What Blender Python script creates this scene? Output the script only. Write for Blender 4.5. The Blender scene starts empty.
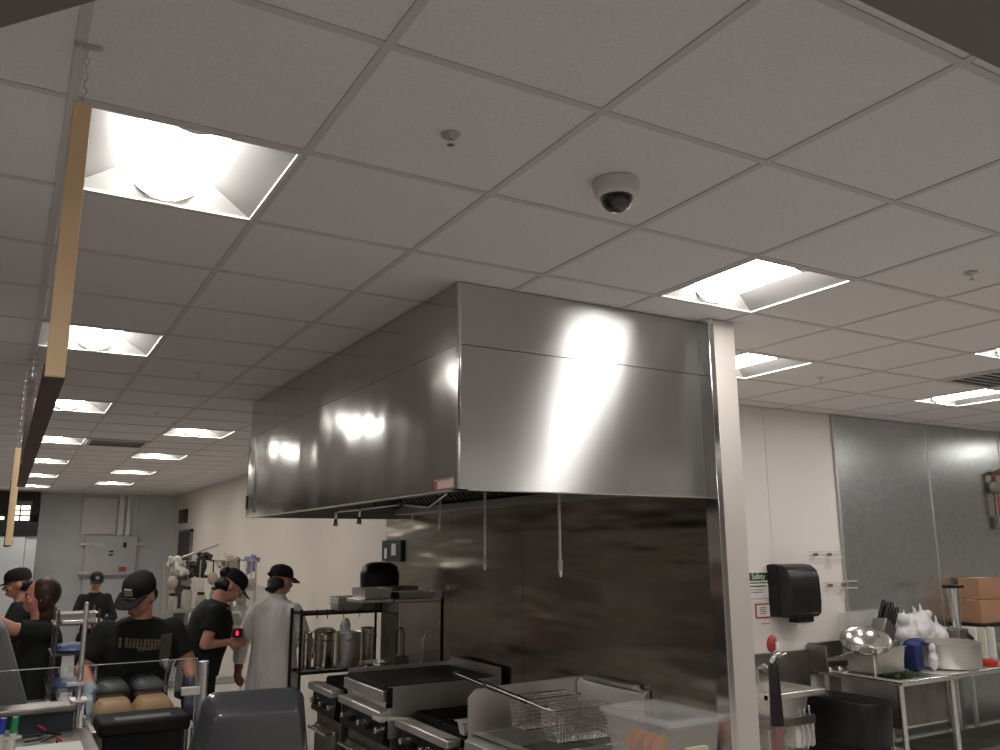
import bpy, bmesh, math, random
from mathutils import Vector, Matrix, Euler
random.seed(7)
S = bpy.context.scene
C = S.collection
PI = math.pi

# ---------------------------------------------------------------- camera, world, exposure
cam = bpy.data.cameras.new('camera'); co = bpy.data.objects.new('camera', cam); C.objects.link(co)
cam.sensor_width = 36; cam.lens = 841.2/1000*36; cam.clip_start = .02; cam.clip_end = 100
co.matrix_world = (Matrix.Translation((0, 0, 1.9)) @ Matrix.Rotation(-.52676, 4, 'Z')
                   @ Matrix.Rotation(PI/2 + .20254, 4, 'X') @ Matrix.Rotation(-.00596, 4, 'Z'))
S.camera = co
w = bpy.data.worlds.new('world'); S.world = w; w.use_nodes = True
w.node_tree.nodes['Background'].inputs[0].default_value = (.05, .05, .05, 1)
S.view_settings.view_transform = 'Standard'; S.view_settings.look = 'None'
S.view_settings.gamma = 1; S.view_settings.use_curve_mapping = False
S.view_settings.exposure = 1.5
LENS_POWER = 11.0
CEIL = 3.0286
G = .61; GX0 = .6566; GY0 = 1.6287

# ---------------------------------------------------------------- materials
def lin(c):
    return tuple(((v/255)/12.92 if v/255 <= .04045 else ((v/255+.055)/1.055)**2.4) for v in c) + (1,)
MATS = {}
def mat(name, col, rough=.6, metal=0., bump=0., bscale=30., var=0., vscale=6., stretch=(1, 1, 1), trans=0., alpha=1.,
        emit=0., aniso=0., arot=0., spec=.5, wave=0., wscale=1.5, wstretch=(1, 1, 1), ior=1.45, coat=0., col2=None):
    if name in MATS: return MATS[name]
    m = bpy.data.materials.new(name); m.use_nodes = True; MATS[name] = m
    nt = m.node_tree; b = nt.nodes['Principled BSDF']; L = nt.links
    b.inputs['Base Color'].default_value = lin(col); b.inputs['Roughness'].default_value = rough
    b.inputs['Metallic'].default_value = metal; b.inputs['IOR'].default_value = ior
    b.inputs['Specular IOR Level'].default_value = spec
    b.inputs['Transmission Weight'].default_value = trans; b.inputs['Alpha'].default_value = alpha
    b.inputs['Coat Weight'].default_value = coat
    tc = nt.nodes.new('ShaderNodeTexCoord')
    def noise(sc, st, det=3):
        mp = nt.nodes.new('ShaderNodeMapping'); mp.inputs['Scale'].default_value = st
        L.new(tc.outputs['Object'], mp.inputs[0])
        n = nt.nodes.new('ShaderNodeTexNoise'); n.inputs['Scale'].default_value = sc; n.inputs['Detail'].default_value = det
        L.new(mp.outputs[0], n.inputs['Vector']); return n
    if var or col2:
        n = noise(vscale, stretch)
        r = nt.nodes.new('ShaderNodeValToRGB')
        c = lin(col)
        if col2: r.color_ramp.elements[0].color = lin(col2); r.color_ramp.elements[1].color = c
        else:
            r.color_ramp.elements[0].color = tuple(max(0, v*(1-var)) for v in c[:3]) + (1,)
            r.color_ramp.elements[1].color = tuple(min(1, v*(1+var)) for v in c[:3]) + (1,)
        r.color_ramp.elements[0].position = .35; r.color_ramp.elements[1].position = .65
        L.new(n.outputs['Fac'], r.inputs[0]); L.new(r.outputs[0], b.inputs['Base Color'])
    last = None
    if wave:
        n = noise(wscale, wstretch, 2)
        bp = nt.nodes.new('ShaderNodeBump'); bp.inputs['Strength'].default_value = 1; bp.inputs['Distance'].default_value = wave
        L.new(n.outputs['Fac'], bp.inputs['Height']); last = bp
    if bump:
        n = noise(bscale, stretch, 4)
        bp = nt.nodes.new('ShaderNodeBump'); bp.inputs['Strength'].default_value = bump; bp.inputs['Distance'].default_value = .004
        L.new(n.outputs['Fac'], bp.inputs['Height'])
        if last: L.new(last.outputs[0], bp.inputs['Normal'])
        last = bp
    if last: L.new(last.outputs[0], b.inputs['Normal'])
    if aniso:
        t = nt.nodes.new('ShaderNodeTangent'); t.direction_type = 'RADIAL'; t.axis = 'Z'
        b.inputs['Anisotropic'].default_value = aniso; b.inputs['Anisotropic Rotation'].default_value = arot
        L.new(t.outputs[0], b.inputs['Tangent'])
    if emit:
        b.inputs['Emission Color'].default_value = lin(col); b.inputs['Emission Strength'].default_value = emit
    return m

M_TILE = mat('ceiling_tile_paint', (226, 223, 221), .9, bump=.2, bscale=180, var=.04, vscale=90)
M_GRID = mat('ceiling_grid_paint', (204, 198, 195), .6)
M_WALL = mat('wall_paint', (226, 217, 204), .55, bump=.05, bscale=60, var=.03, vscale=1.2)
M_WALLR = mat('wall_panel_white', (226, 220, 216), .45, var=.02, vscale=1.5)
M_GREYW = mat('walkin_grey_panel', (206, 208, 209), .45, 0, var=.05, vscale=2)
M_DIN = mat('dining_wall_paint', (214, 209, 204), .8, var=.05)
M_HEADER = mat('header_paint', (120, 114, 108), .8)
M_FLOOR = mat('pale_tile_floor', (184, 180, 178), .4, bump=.2, bscale=8, var=.08, vscale=3)
M_STEEL = mat('brushed_steel', (196, 197, 196), .37, 1, aniso=1., arot=.25, wave=.014, wscale=1.2, wstretch=(1, 1, .6), var=.05, vscale=2)
M_STEEL_S = mat('polished_hood_steel', (192, 192, 188), .14, 1, aniso=.7, arot=.25, wave=.022, wscale=1.0, wstretch=(1, 1.4, .7), var=.05, vscale=2)
M_SPLASH = mat('backsplash_steel', (172, 164, 152), .27, 1, wave=.045, wscale=1.3, wstretch=(1, .6, 3.2), aniso=.4, arot=.25, var=.08, vscale=2)
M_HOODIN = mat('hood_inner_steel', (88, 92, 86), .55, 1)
M_METAL = mat('kitchen_steel', (226, 224, 219), .40, 1, bump=.06, bscale=20, var=.08, vscale=5)
M_DMETAL = mat('used_dark_steel', (142, 138, 132), .42, 1, bump=.08, bscale=15, var=.2, vscale=5)
M_CHROME = mat('chrome', (225, 225, 223), .12, 1)
M_ALU = mat('aluminium', (214, 213, 210), .42, 1, var=.05)
M_GALV = mat('galvanised_sheet', (200, 206, 206), .27, .9, bump=.14, bscale=38, var=.06, vscale=25)
M_BLACK = mat('black_plastic', (22, 22, 24), .35)
M_BLACKR = mat('black_rubber', (16, 16, 17), .7)
M_CAST = mat('cast_iron', (26, 25, 24), .6, .3, bump=.3, bscale=60)
M_GREASE = mat('greasy_black_enamel', (24, 22, 20), .35, .2, bump=.1)
M_OIL = mat('fryer_oil', (40, 26, 12), .08)
M_CHAR = mat('charcoal_plastic', (56, 58, 64), .30, coat=1., spec=.8, bump=.05, bscale=250)
M_WOOD = mat('pine_wood', (246, 214, 170), .5, var=.04, vscale=3, stretch=(6, 6, .6))
M_DWOOD = mat('dark_stained_wood', (70, 56, 50), .5, var=.1, vscale=5)
M_GLASS = mat('clear_acrylic', (240, 244, 244), .02, trans=1., ior=1.12, alpha=.35)
M_GEDGE = mat('glass_edge', (175, 190, 185), .2, spec=.8)
M_WHITE = mat('white_plastic', (222, 220, 214), .4)
M_CREAM = mat('cream_plastic', (205, 200, 186), .4)
M_LIGHTW = mat('light_end_enamel', (150, 149, 147), .35)
M_REFL = mat('perforated_reflector', (112, 111, 110), .4)
M_LENS = mat('lit_lens', (255, 250, 244), .5, emit=LENS_POWER)
M_DOME = mat('smoked_dome', (14, 15, 17), .05, coat=1.)
M_PAPER = mat('paper', (225, 222, 215), .8)
M_GREEN = mat('sign_green', (30, 74, 48), .6)
M_RED = mat('red_plastic', (176, 32, 34), .35)
M_CRIM = mat('crimson_border', (176, 36, 58), .6)
M_INK = mat('black_ink', (30, 30, 30), .7)
M_INKG = mat('grey_ink', (120, 120, 118), .7)
M_TAN = mat('tan_print', (120, 104, 84), .8)
M_SKIN = mat('skin', (205, 150, 128), .5, var=.05, vscale=20)
M_SKINP = mat('skin_flushed', (214, 150, 132), .5, var=.06, vscale=20)
M_SHIRT = mat('black_cotton', (24, 26, 26), .9, bump=.3, bscale=40)
M_SHIRTG = mat('charcoal_cotton', (34, 38, 36), .9, bump=.3, bscale=40)
M_COAT = mat('white_coat_cotton', (228, 224, 222), .85, wave=.06, wscale=5, wstretch=(1.6, 1.6, .35), bump=.3, bscale=20)
M_CAP = mat('black_cap_cotton', (20, 20, 21), .85)
M_HAIRB = mat('brown_hair', (62, 40, 30), .5, bump=.5, bscale=60, stretch=(4, 4, .5), var=.2, vscale=30)
M_HAIRD = mat('dark_hair', (24, 19, 17), .5, bump=.5, bscale=60)
M_GLOVE = mat('clear_glove', (168, 190, 196), .3)
M_GLOVEP = mat('purple_glove', (70, 72, 98), .4)
M_CARD = mat('cardboard', (164, 126, 98), .8, var=.06, vscale=4)
M_TRAYB = mat('brown_tray', (176, 146, 108), .55, var=.06)
M_POLY = mat('translucent_poly', (226, 224, 220), .25, alpha=.24)
M_POLYL = mat('clear_lid', (228, 230, 230), .12, alpha=.30, spec=.8)
M_FOOD = mat('baked_crust', (222, 136, 56), .6, bump=.2, bscale=30, var=.2, vscale=12)
M_BAG = mat('thin_clear_bag', (240, 238, 240), .25, alpha=.78, wave=.05, wscale=9)
M_BLUE = mat('blue_cloth', (30, 44, 96), .6, bump=.3)
M_BLUET = mat('blue_tray_plastic', (96, 120, 178), .4)
M_BLUEM = mat('blue_marker', (52, 70, 168), .4)
M_GREENM = mat('green_marker', (36, 140, 84), .4)
M_LEAF = mat('green_leaves', (64, 92, 34), .6, var=.4, vscale=40)
M_CHART = mat('dark_green_chart', (46, 60, 56), .6)
M_LEDR = mat('red_indicator', (255, 20, 50), .4, emit=2)
M_WIN = mat('lit_window', (255, 240, 215), .5, emit=1.6)
M_COPPER = mat('copper_pipe', (140, 100, 84), .4, .7)
M_FOIL = mat('foil', (190, 190, 186), .2, 1, bump=1, bscale=14)

# ---------------------------------------------------------------- mesh collector
class MB:
    def __init__(s): s.v = []; s.f = []; s.M = Matrix.Identity(4)
    def add(s, vs, fs):
        o = len(s.v); s.v += [tuple(s.M @ Vector(v)) for v in vs]; s.f += [tuple(i+o for i in f) for f in fs]; return s
    def box(s, a, b):
        x0, y0, z0 = a; x1, y1, z1 = b
        return s.add([(x0,y0,z0),(x1,y0,z0),(x1,y1,z0),(x0,y1,z0),(x0,y0,z1),(x1,y0,z1),(x1,y1,z1),(x0,y1,z1)],
                     [(3,2,1,0),(4,5,6,7),(0,1,5,4),(1,2,6,5),(2,3,7,6),(3,0,4,7)])
    def prism(s, pts, d, axis='Z'):   # pts: polygon (3D) extruded by vector d
        d = Vector(d); n = len(pts)
        vs = [Vector(p) for p in pts] + [Vector(p)+d for p in pts]
        fs = [tuple(range(n))[::-1], tuple(range(n, 2*n))] + [(i, (i+1) % n, n+(i+1) % n, n+i) for i in range(n)]
        return s.add(vs, fs)
    def cone(s, p0, p1, r0, r1, n=16, cap=True):
        p0 = Vector(p0); p1 = Vector(p1); d = (p1-p0)
        q = d.to_track_quat('Z', 'Y'); vs = []
        for p, r in ((p0, r0), (p1, r1)):
            for i in range(n):
                a = 2*PI*i/n; vs.append(p + q @ Vector((r*math.cos(a), r*math.sin(a), 0)))
        fs = [(i, (i+1) % n, n+(i+1) % n, n+i) for i in range(n)]
        if cap: fs += [tuple(range(n))[::-1], tuple(range(n, 2*n))]
        return s.add(vs, fs)
    def tube(s, pts, r, n=10):
        pts = [Vector(p) for p in pts]; vs = []; m = len(pts)
        up = None
        for i, p in enumerate(pts):
            t = (pts[min(i+1, m-1)] - pts[max(i-1, 0)]).normalized()
            if up is None: up = t.orthogonal().normalized()
            up = (up - t*up.dot(t)).normalized(); sd = t.cross(up)
            rr = r[i] if isinstance(r, (list, tuple)) else r
            for k in range(n):
                a = 2*PI*k/n; vs.append(p + up*(rr*math.cos(a)) + sd*(rr*math.sin(a)))
        fs = [(i*n+k, i*n+(k+1) % n, (i+1)*n+(k+1) % n, (i+1)*n+k) for i in range(m-1) for k in range(n)]
        fs += [tuple(range(n))[::-1], tuple(range((m-1)*n, m*n))]
        return s.add(vs, fs)
    def ell(s, c, r, R=None, n=16, m=10):
        c = Vector(c); R = R or Matrix.Identity(3); vs = [c + R @ Vector((0, 0, -r[2]))]
        for j in range(1, m):
            t = -PI/2 + PI*j/m
            for i in range(n):
                a = 2*PI*i/n
                vs.append(c + R @ Vector((r[0]*math.cos(t)*math.cos(a), r[1]*math.cos(t)*math.sin(a), r[2]*math.sin(t))))
        vs.append(c + R @ Vector((0, 0, r[2])))
        fs = [(0, 1+(i+1) % n, 1+i) for i in range(n)]
        for j in range(m-2):
            for i in range(n):
                a = 1+j*n+i; b = 1+j*n+(i+1) % n; fs.append((a, b, b+n, a+n))
        L = len(vs)-1; fs += [(L, 1+(m-2)*n+i, 1+(m-2)*n+(i+1) % n) for i in range(n)]
        return s.add(vs, fs)
    def loft(s, secs, n=20, sq=2.0):   # secs: (cx,cy,cz,rx,ry) rings stacked; superellipse
        vs = []
        for (x, y, z, rx, ry) in secs:
            for i in range(n):
                a = 2*PI*i/n; ca, sa = math.cos(a), math.sin(a)
                vs.append((x+rx*math.copysign(abs(ca)**(2/sq), ca), y+ry*math.copysign(abs(sa)**(2/sq), sa), z))
        m = len(secs)
        fs = [(i*n+k, i*n+(k+1) % n, (i+1)*n+(k+1) % n, (i+1)*n+k) for i in range(m-1) for k in range(n)]
        fs += [tuple(range(n))[::-1], tuple(range((m-1)*n, m*n))]
        return s.add(vs, fs)
    def lathe(s, prof, c=(0, 0, 0), n=28, closed=False):
        vs = []; m = len(prof)
        for r, z in prof:
            for i in range(n):
                a = 2*PI*i/n; vs.append((c[0]+r*math.cos(a), c[1]+r*math.sin(a), c[2]+z))
        fs = [(i*n+k, i*n+(k+1) % n, (i+1)*n+(k+1) % n, (i+1)*n+k) for i in range(m-1) for k in range(n)]
        if prof[0][0] > 0: fs.append(tuple(range(n))[::-1])
        if closed: fs.append(tuple(range((m-1)*n, m*n)))
        return s.add(vs, fs)
    def tray(s, x0, y0, x1, y1, z0, z1, t=.004, flare=0., lip=0., cr=0.):   # open-topped pan
        f = flare
        def ring(a, z): return [(x0-a, y0-a, z), (x1+a, y0-a, z), (x1+a, y1+a, z), (x0-a, y1+a, z)]
        rs = [ring(-.0, z0), ring(f, z1)] + ([ring(f+lip, z1), ring(f+lip, z1+.003), ring(f-t, z1+.003)] if lip else [ring(f-t, z1)]) + [ring(-t, z0+t)]
        vs = sum(rs, []); fs = [(3, 2, 1, 0)]
        for j in range(len(rs)-1):
            for k in range(4): fs.append((j*4+k, j*4+(k+1) % 4, (j+1)*4+(k+1) % 4, (j+1)*4+k))
        L = (len(rs)-1)*4; fs.append((L, L+1, L+2, L+3))
        return s.add(vs, fs)
    def build(s, name, m, parent=None, smooth=False, bevel=0., seg=2, remesh=0., sm=0):
        me = bpy.data.meshes.new(name); me.from_pydata(s.v, [], s.f); me.validate(); me.update()
        bm = bmesh.new(); bm.from_mesh(me); bmesh.ops.recalc_face_normals(bm, faces=bm.faces); bm.to_mesh(me); bm.free()
        me.materials.append(m)
        o = bpy.data.objects.new(name, me); C.objects.link(o)
        if parent:
            o.parent = parent
        if smooth:
            for p in me.polygons: p.use_smooth = True
        if bevel:
            b = o.modifiers.new('b', 'BEVEL'); b.width = bevel; b.segments = seg; b.limit_method = 'ANGLE'; b.angle_limit = .6
            for p in me.polygons: p.use_smooth = True
            try: me.set_sharp_from_angle(angle=.7)
            except Exception: pass
        elif smooth:
            try: me.set_sharp_from_angle(angle=.9)
            except Exception: pass
        if remesh:
            r = o.modifiers.new('r', 'REMESH'); r.mode = 'VOXEL'; r.voxel_size = remesh; r.use_smooth_shade = True
            if sm:
                q = o.modifiers.new('s', 'SMOOTH'); q.iterations = sm; q.factor = .6
        return o

def tag(o, label, cat, group=None, kind=None):
    o['label'] = label; o['category'] = cat
    if group: o['group'] = group
    if kind: o['kind'] = kind
    return o
def thing(name, label, cat, loc=(0, 0, 0), rz=0, group=None):
    o = bpy.data.objects.new(name, None); C.objects.link(o); o.empty_display_size = .05
    o.location = loc; o.rotation_euler = (0, 0, rz); return tag(o, label, cat, group)
def struct(name, mb, m, **k):
    o = mb.build(name, m, **k); o['kind'] = 'structure'; return o
def dup(o, parent=None, loc=None, rz=None, label=None):
    c = o.copy(); C.objects.link(c)
    if parent is not None: c.parent = parent
    if loc is not None: c.location = loc
    if rz is not None: c.rotation_euler = (0, 0, rz)
    if label: c['label'] = label
    for ch in list(o.children): dup(ch, c)
    return c
def textmesh(name, s, size, m, loc, rot, parent=None, depth=.0008):
    cu = bpy.data.curves.new(name, 'FONT'); cu.body = s; cu.size = size; cu.extrude = depth; cu.align_x = 'CENTER'; cu.align_y = 'CENTER'
    t = bpy.data.objects.new(name+'_c', cu); C.objects.link(t)
    dg = bpy.context.evaluated_depsgraph_get(); me = bpy.data.meshes.new_from_object(t.evaluated_get(dg))
    bpy.data.objects.remove(t); me.name = name; me.materials.clear(); me.materials.append(m)
    o = bpy.data.objects.new(name, me); C.objects.link(o); o.location = loc; o.rotation_euler = rot
    if parent: o.parent = parent
    return o

# ---------------------------------------------------------------- setting
XW0, XW1, YB, YF = -5.5, 13.5, -4.5, 22.5
struct('floor', MB().box((XW0-.2, YB-.2, -.1), (XW1+.2, YF+.2, 0)), M_FLOOR)
lights_ij = [(-1, j) for j in (-3, 1, 5, 9, 13, 17, 21, 25)] + [(1, j) for j in (11, 15, 19, 23)] + \
            [(3, 1), (5, 3), (7, 1), (9, 3), (11, 1), (1, -5), (5, -5), (9, -5), (15, 3), (13, 1), (-5, -1), (-5, -5), (-1, -7), (3, -7), (7, -7), (11, -5)]  # lights out of view are added for bounce light and reflections
LS = set(lights_ij)
# suspended ceiling: tee grid with a recessed lay-in tile per cell, one slab above it
tl = MB(); gr = MB()
i0, i1 = -11, 22; j0, j1 = -11, 35
zt = CEIL + .004
for i in range(i0, i1):
    for j in range(j0, j1):
        if (i, j) in LS: continue
        x = GX0+i*G; y = GY0+j*G
        e = .0115
        tl.add([(x+e, y+e, zt), (x+G-e, y+e, zt), (x+G-e, y+G-e, zt), (x+e, y+G-e, zt)], [(3, 2, 1, 0)])
for i in range(i0, i1+1):
    x = GX0+i*G; gr.box((x-.012, GY0+j0*G, CEIL), (x+.012, GY0+j1*G, CEIL+.008))
for j in range(j0, j1+1):
    y = GY0+j*G; gr.box((GX0+i0*G, y-.012, CEIL+.0002), (GX0+i1*G, y+.012, CEIL+.0078))
ceil = struct('ceiling', tl, M_TILE)
g = struct('ceiling_grid', gr, M_GRID, parent=ceil); del g['kind']
struct('ceiling_slab', MB().box((XW0-.2, YB-.2, CEIL+.25), (XW1+.2, YF+.2, CEIL+.35)), M_DIN)
H2 = CEIL+.25
struct('wall_left', MB().box((XW0-.2, YB, 0), (XW0, YF, H2)), M_DIN)
struct('wall_back', MB().box((XW0-.2, YB-.2, 0), (XW1+.2, YB, H2)), M_DIN)
struct('wall_right', MB().box((XW1, YB, 0), (XW1+.2, YF, H2)), M_DIN)
struct('wall_far', MB().box((XW0-.2, YF, 0), (XW1+.2, YF+.2, H2)), M_GREYW)
struct('trim_10', MB().box((3.003, 3.022, 0), (3.151, 3.0295, CEIL)), mat('corner_strip_paint', (206, 200, 194), .5))
struct('wall_divider', MB().box((3.0, 3.03, 0), (3.15, 4.87, CEIL)).box((3.02, 4.87, 0), (3.17, 7.2, CEIL)).box((3.17, 7.2, 0), (3.3, 19.4, CEIL)).box((3.02, 7.15, 0), (3.3, 7.22, CEIL)), M_WALL)
struct('wall_sink', MB().box((3.15, 4.87, 0), (XW1, 5.0, CEIL)), M_WALLR)
struct('trim_1', MB().box((4.38, 4.864, .1), (4.395, 4.872, CEIL-.01)).box((5.35, 4.865, 1.2), (5.356, 4.872, CEIL-.01)), M_WHITE)
# galvanised sheets on the sink wall
gv = MB()
for a, b in ((6.19, 7.5), (7.503, 8.95), (8.953, 10.4), (10.403, 11.8)):
    gv.box((a, 4.855, .1), (b, 4.8695, CEIL-.004))
struct('trim_2', gv, M_GALV)
struct('trim_3', MB().box((6.175, 4.85, .1), (6.205, 4.8565, CEIL-.004)).box((7.49, 4.851, .1), (7.512, 4.8565, CEIL-.004)).box((8.94, 4.851, .1), (8.962, 4.8565, CEIL-.004)).box((8.7, 4.851, .1), (8.712, 4.8565, CEIL-.004)), M_ALU)
struct('trim_4', MB().box((2.978, 3.012, 0), (3.002, 3.03, CEIL)).box((2.965, 3.012, 0), (2.985, 3.10, CEIL)), M_CHROME, bevel=.003)
# angled header over the opening the camera stands in
def wallseg(p, q, t, z0, z1):
    p = Vector(p); q = Vector(q); d = (q-p).normalized(); n = Vector((d.y, -d.x))*t
    return MB().prism([(p.x, p.y, z0), (q.x, q.y, z0), (q.x+n.x, q.y+n.y, z0), (p.x+n.x, p.y+n.y, z0)], (0, 0, z1-z0))
struct('trim_5', wallseg((-2.05, 3.85), (.58, .70), .16, 2.75, CEIL+.01), M_HEADER)
struct('trim_6', MB().box((.50, .56, 2.75), (5.5, .742, CEIL+.01)), M_HEADER)

# far end: walk-in cooler block with a door
struct('wall_cooler', MB().box((.60, 19.4, 0), (3.3, 22.5, CEIL)).box((.585, 19.38, 0), (.63, 19.4, CEIL)).box((1.33, 19.385, 2.2), (1.345, 19.4, CEIL)).box((2.42, 19.385, 2.2), (2.435, 19.4, CEIL)), M_GREYW)
d1 = struct('door_1', MB().box((1.46, 19.31, .1), (2.44, 19.398, 2.19)), M_GREYW, bevel=.01)
h = MB()
for z in (2.02, 1.45):
    h.box((1.36, 19.27, z-.02), (1.58, 19.31, z+.02)).box((2.36, 19.27, z-.02), (2.56, 19.31, z+.02))
h.build('hinge', M_ALU, d1)
MB().box((1.40, 19.29, 1.33), (2.6, 19.31, 1.40)).build('rub_rail', M_DMETAL, d1)
MB().box((1.62, 19.295, 1.95), (1.80, 19.31, 2.05)).build('notice', M_PAPER, d1)
MB().box((1.91, 19.29, 1.86), (1.99, 19.31, 1.885)).box((1.91, 19.29, 1.79), (1.99, 19.31, 1.815)).box((2.17, 19.29, 1.95), (2.23, 19.31, 2.05)).build('latch', M_BLACK, d1)
MB().box((2.12, 19.295, 1.47), (2.26, 19.31, 1.56)).build('warning_sticker', mat('orange_red_sticker', (196, 92, 66), .6), d1)
struct('trim_7', MB().box((1.36, 19.36, 2.22), (2.0, 19.39, 2.95)), M_WALLR)
struct('trim_8', MB().box((2.04, 19.33, 2.2), (2.14, 19.39, CEIL)).box((2.19, 19.33, 2.2), (2.27, 19.39, CEIL)), M_ALU)
# left of the cooler: dark recess with lit window, band and grey roller panel
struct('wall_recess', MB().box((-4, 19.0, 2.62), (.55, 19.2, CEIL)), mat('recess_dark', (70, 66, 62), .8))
struct('trim_9', MB().box((-4, 18.0, 2.16), (.54, 18.1, 2.42)), M_BLACK)
wn = struct('window_1', MB().box((.08, 18.42, 2.42), (.42, 18.45, 2.82)), M_BLACK)
p = MB()
for z in (2.46, 2.56, 2.66): p.box((.12, 18.40, z), (.22, 18.42, z+.07)).box((.25, 18.40, z), (.39, 18.42, z+.07))
p.build('pane', M_WIN, wn)
wn = struct('window_2', MB().box((-2.2, 18.42, 2.43), (-.0, 18.45, 2.56)), M_BLACK)
MB().box((-2.1, 18.40, 2.47), (-.02, 18.42, 2.52)).build('pane', M_WIN, wn)
struct('wall_panel', MB().box((-4, 18.02, 0), (.36, 18.08, 2.16)).box((.37, 18.05, 0), (.545, 18.09, 2.16)), M_GREYW)
# door and plate in the long white wall
d2 = struct('door_2', MB().box((3.13, 17.3, 0), (3.17, 18.5, 2.24)), mat('dark_door', (48, 50, 50), .5))
MB().box((3.115, 17.25, 0), (3.17, 17.3, 2.29)).box((3.115, 18.5, 0), (3.17, 18.55, 2.29)).box((3.115, 17.25, 2.24), (3.17, 18.55, 2.29)).build('door_frame', M_DMETAL, d2)
tag(MB().box((3.10, 17.95, 2.43), (3.17, 18.6, 2.70)).box((3.09, 18.05, 2.48), (3.10, 18.5, 2.65)).build('wall_sign', mat('sign_dark', (52, 46, 42), .5), bevel=.01),
    'small dark rectangular sign box high on the white wall above the far dark door', 'sign')

# ---------------------------------------------------------------- ceiling lights
def make_light():
    t = thing('ceiling_light', 'x', 'ceiling light', (0, 0, CEIL), 0, 'recessed square ceiling lights')
    a = G/2-.012; f = MB()
    for (x0, y0, x1, y1) in ((-a-.003, -a-.003, a+.003, -a+.008), (-a-.003, a-.008, a+.003, a+.003), (-a-.003, -a, -a+.008, a), (a-.008, -a, a+.003, a)):
        f.box((x0, y0, -.003), (x1, y1, .004))
    f.build('frame', M_WHITE, t)
    r = MB(); zi = .085; xi = .135; yi = .235
    for sx in (-1, 1):
        r.add([(sx*a, -a, 0), (sx*a, a, 0), (sx*xi, yi, zi), (sx*xi, -yi, zi)], [(0, 1, 2, 3)])
    for sy in (-1, 1):
        MB().add([(-a, sy*a, 0), (a, sy*a, 0), (xi, sy*yi, zi), (-xi, sy*yi, zi)], [(0, 1, 2, 3)]).build('end_reflector', M_LIGHTW, t)
    r.add([(-xi, -yi, zi), (xi, -yi, zi), (xi, yi, zi), (-xi, yi, zi)], [(0, 1, 2, 3)])
    r.add([(-a, -a, 0), (a, -a, 0), (a, -a, .1), (-a, -a, .1)], [(0, 1, 2, 3)]).add([(-a, a, 0), (a, a, 0), (a, a, .1), (-a, a, .1)], [(0, 1, 2, 3)])
    r.add([(-a, -a, 0), (-a, a, 0), (-a, a, .1), (-a, -a, .1)], [(0, 1, 2, 3)]).add([(a, -a, 0), (a, a, 0), (a, a, .1), (a, -a, .1)], [(0, 1, 2, 3)])
    r.add([(-a, -a, .1), (a, -a, .1), (a, a, .1), (-a, a, .1)], [(0, 1, 2, 3)])
    r.build('reflector', M_REFL, t)
    # basket lens: a cylinder segment running along y
    n = 8; prof = [(-.13+.26*k/n, .083-.078*math.sin(PI*k/n)) for k in range(n+1)]
    l = MB(); vs = [(x, -.262, z) for x, z in prof] + [(x, .262, z) for x, z in prof]
    l.add(vs, [(k, k+1, n+2+k, n+1+k) for k in range(n)])
    lo = l.build('lens', M_LENS, t, smooth=True)
    for sy in (-1, 1):
        e = MB()
        ring = [(x*1.07, z-.006) for x, z in prof]
        e.prism([(x, sy*.262, z) for x, z in ring] + [(x, sy*.262, z+.012) for x, z in ring[::-1]], (0, sy*.006, 0))
        e.build('lens_end_band', M_REFL, lo)
    return t
names = {(-1, 1): 'largest square ceiling light, top left beside the wooden upright', (-1, 5): 'second square ceiling light of the left row, beyond the wooden upright',
         (-1, 9): 'third square ceiling light of the left row', (-1, 13): 'fourth square ceiling light of the left row, level with the air vent',
         (-1, 17): 'fifth square ceiling light of the left row', (-1, 21): 'sixth square ceiling light of the left row',
         (-1, 25): 'last square ceiling light of the left row, above the grey cooler wall corner',
         (1, 11): 'nearest square ceiling light of the short row left of the hood', (1, 15): 'second square ceiling light of the short row left of the hood',
         (1, 19): 'third square ceiling light of the short row left of the hood', (1, 23): 'farthest square ceiling light of the short row left of the hood',
         (3, 1): 'large square ceiling light just in front of the right end of the hood', (5, 3): 'square ceiling light right of the wall end behind the hood',
         (7, 1): 'ceiling light cut by the right picture edge, the upper one', (9, 3): 'ceiling light cut by the right picture edge above the galvanised sheets, the lower one'}
L0 = make_light(); first = True
for (i, j) in lights_ij:
    loc = (GX0+(i+.5)*G, GY0+(j+.5)*G, CEIL)
    lb = names.get((i, j))
    if lb is None:
        side = {-5: 'leftmost', -1: 'left', 1: 'inner left', 3: 'middle', 5: 'inner right', 7: 'right', 9: 'outer right', 11: 'far right', 13: 'farther right', 15: 'rightmost'}[i]
        row = {-7: 'hindmost row behind the camera', -5: 'second row behind the camera', -3: 'row just behind the camera', -1: 'row beside the camera', 1: 'nearest row ahead', 3: 'second row ahead', 7: 'row level with the backsplash', 11: 'row level with the air vent', 15: 'last row'}[j]
        lb = 'added ceiling light out of view, %s column, %s' % (side, row)
    if first: L0.location = loc; L0['label'] = lb; first = False
    else: dup(L0, None, loc, None, lb)

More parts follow.
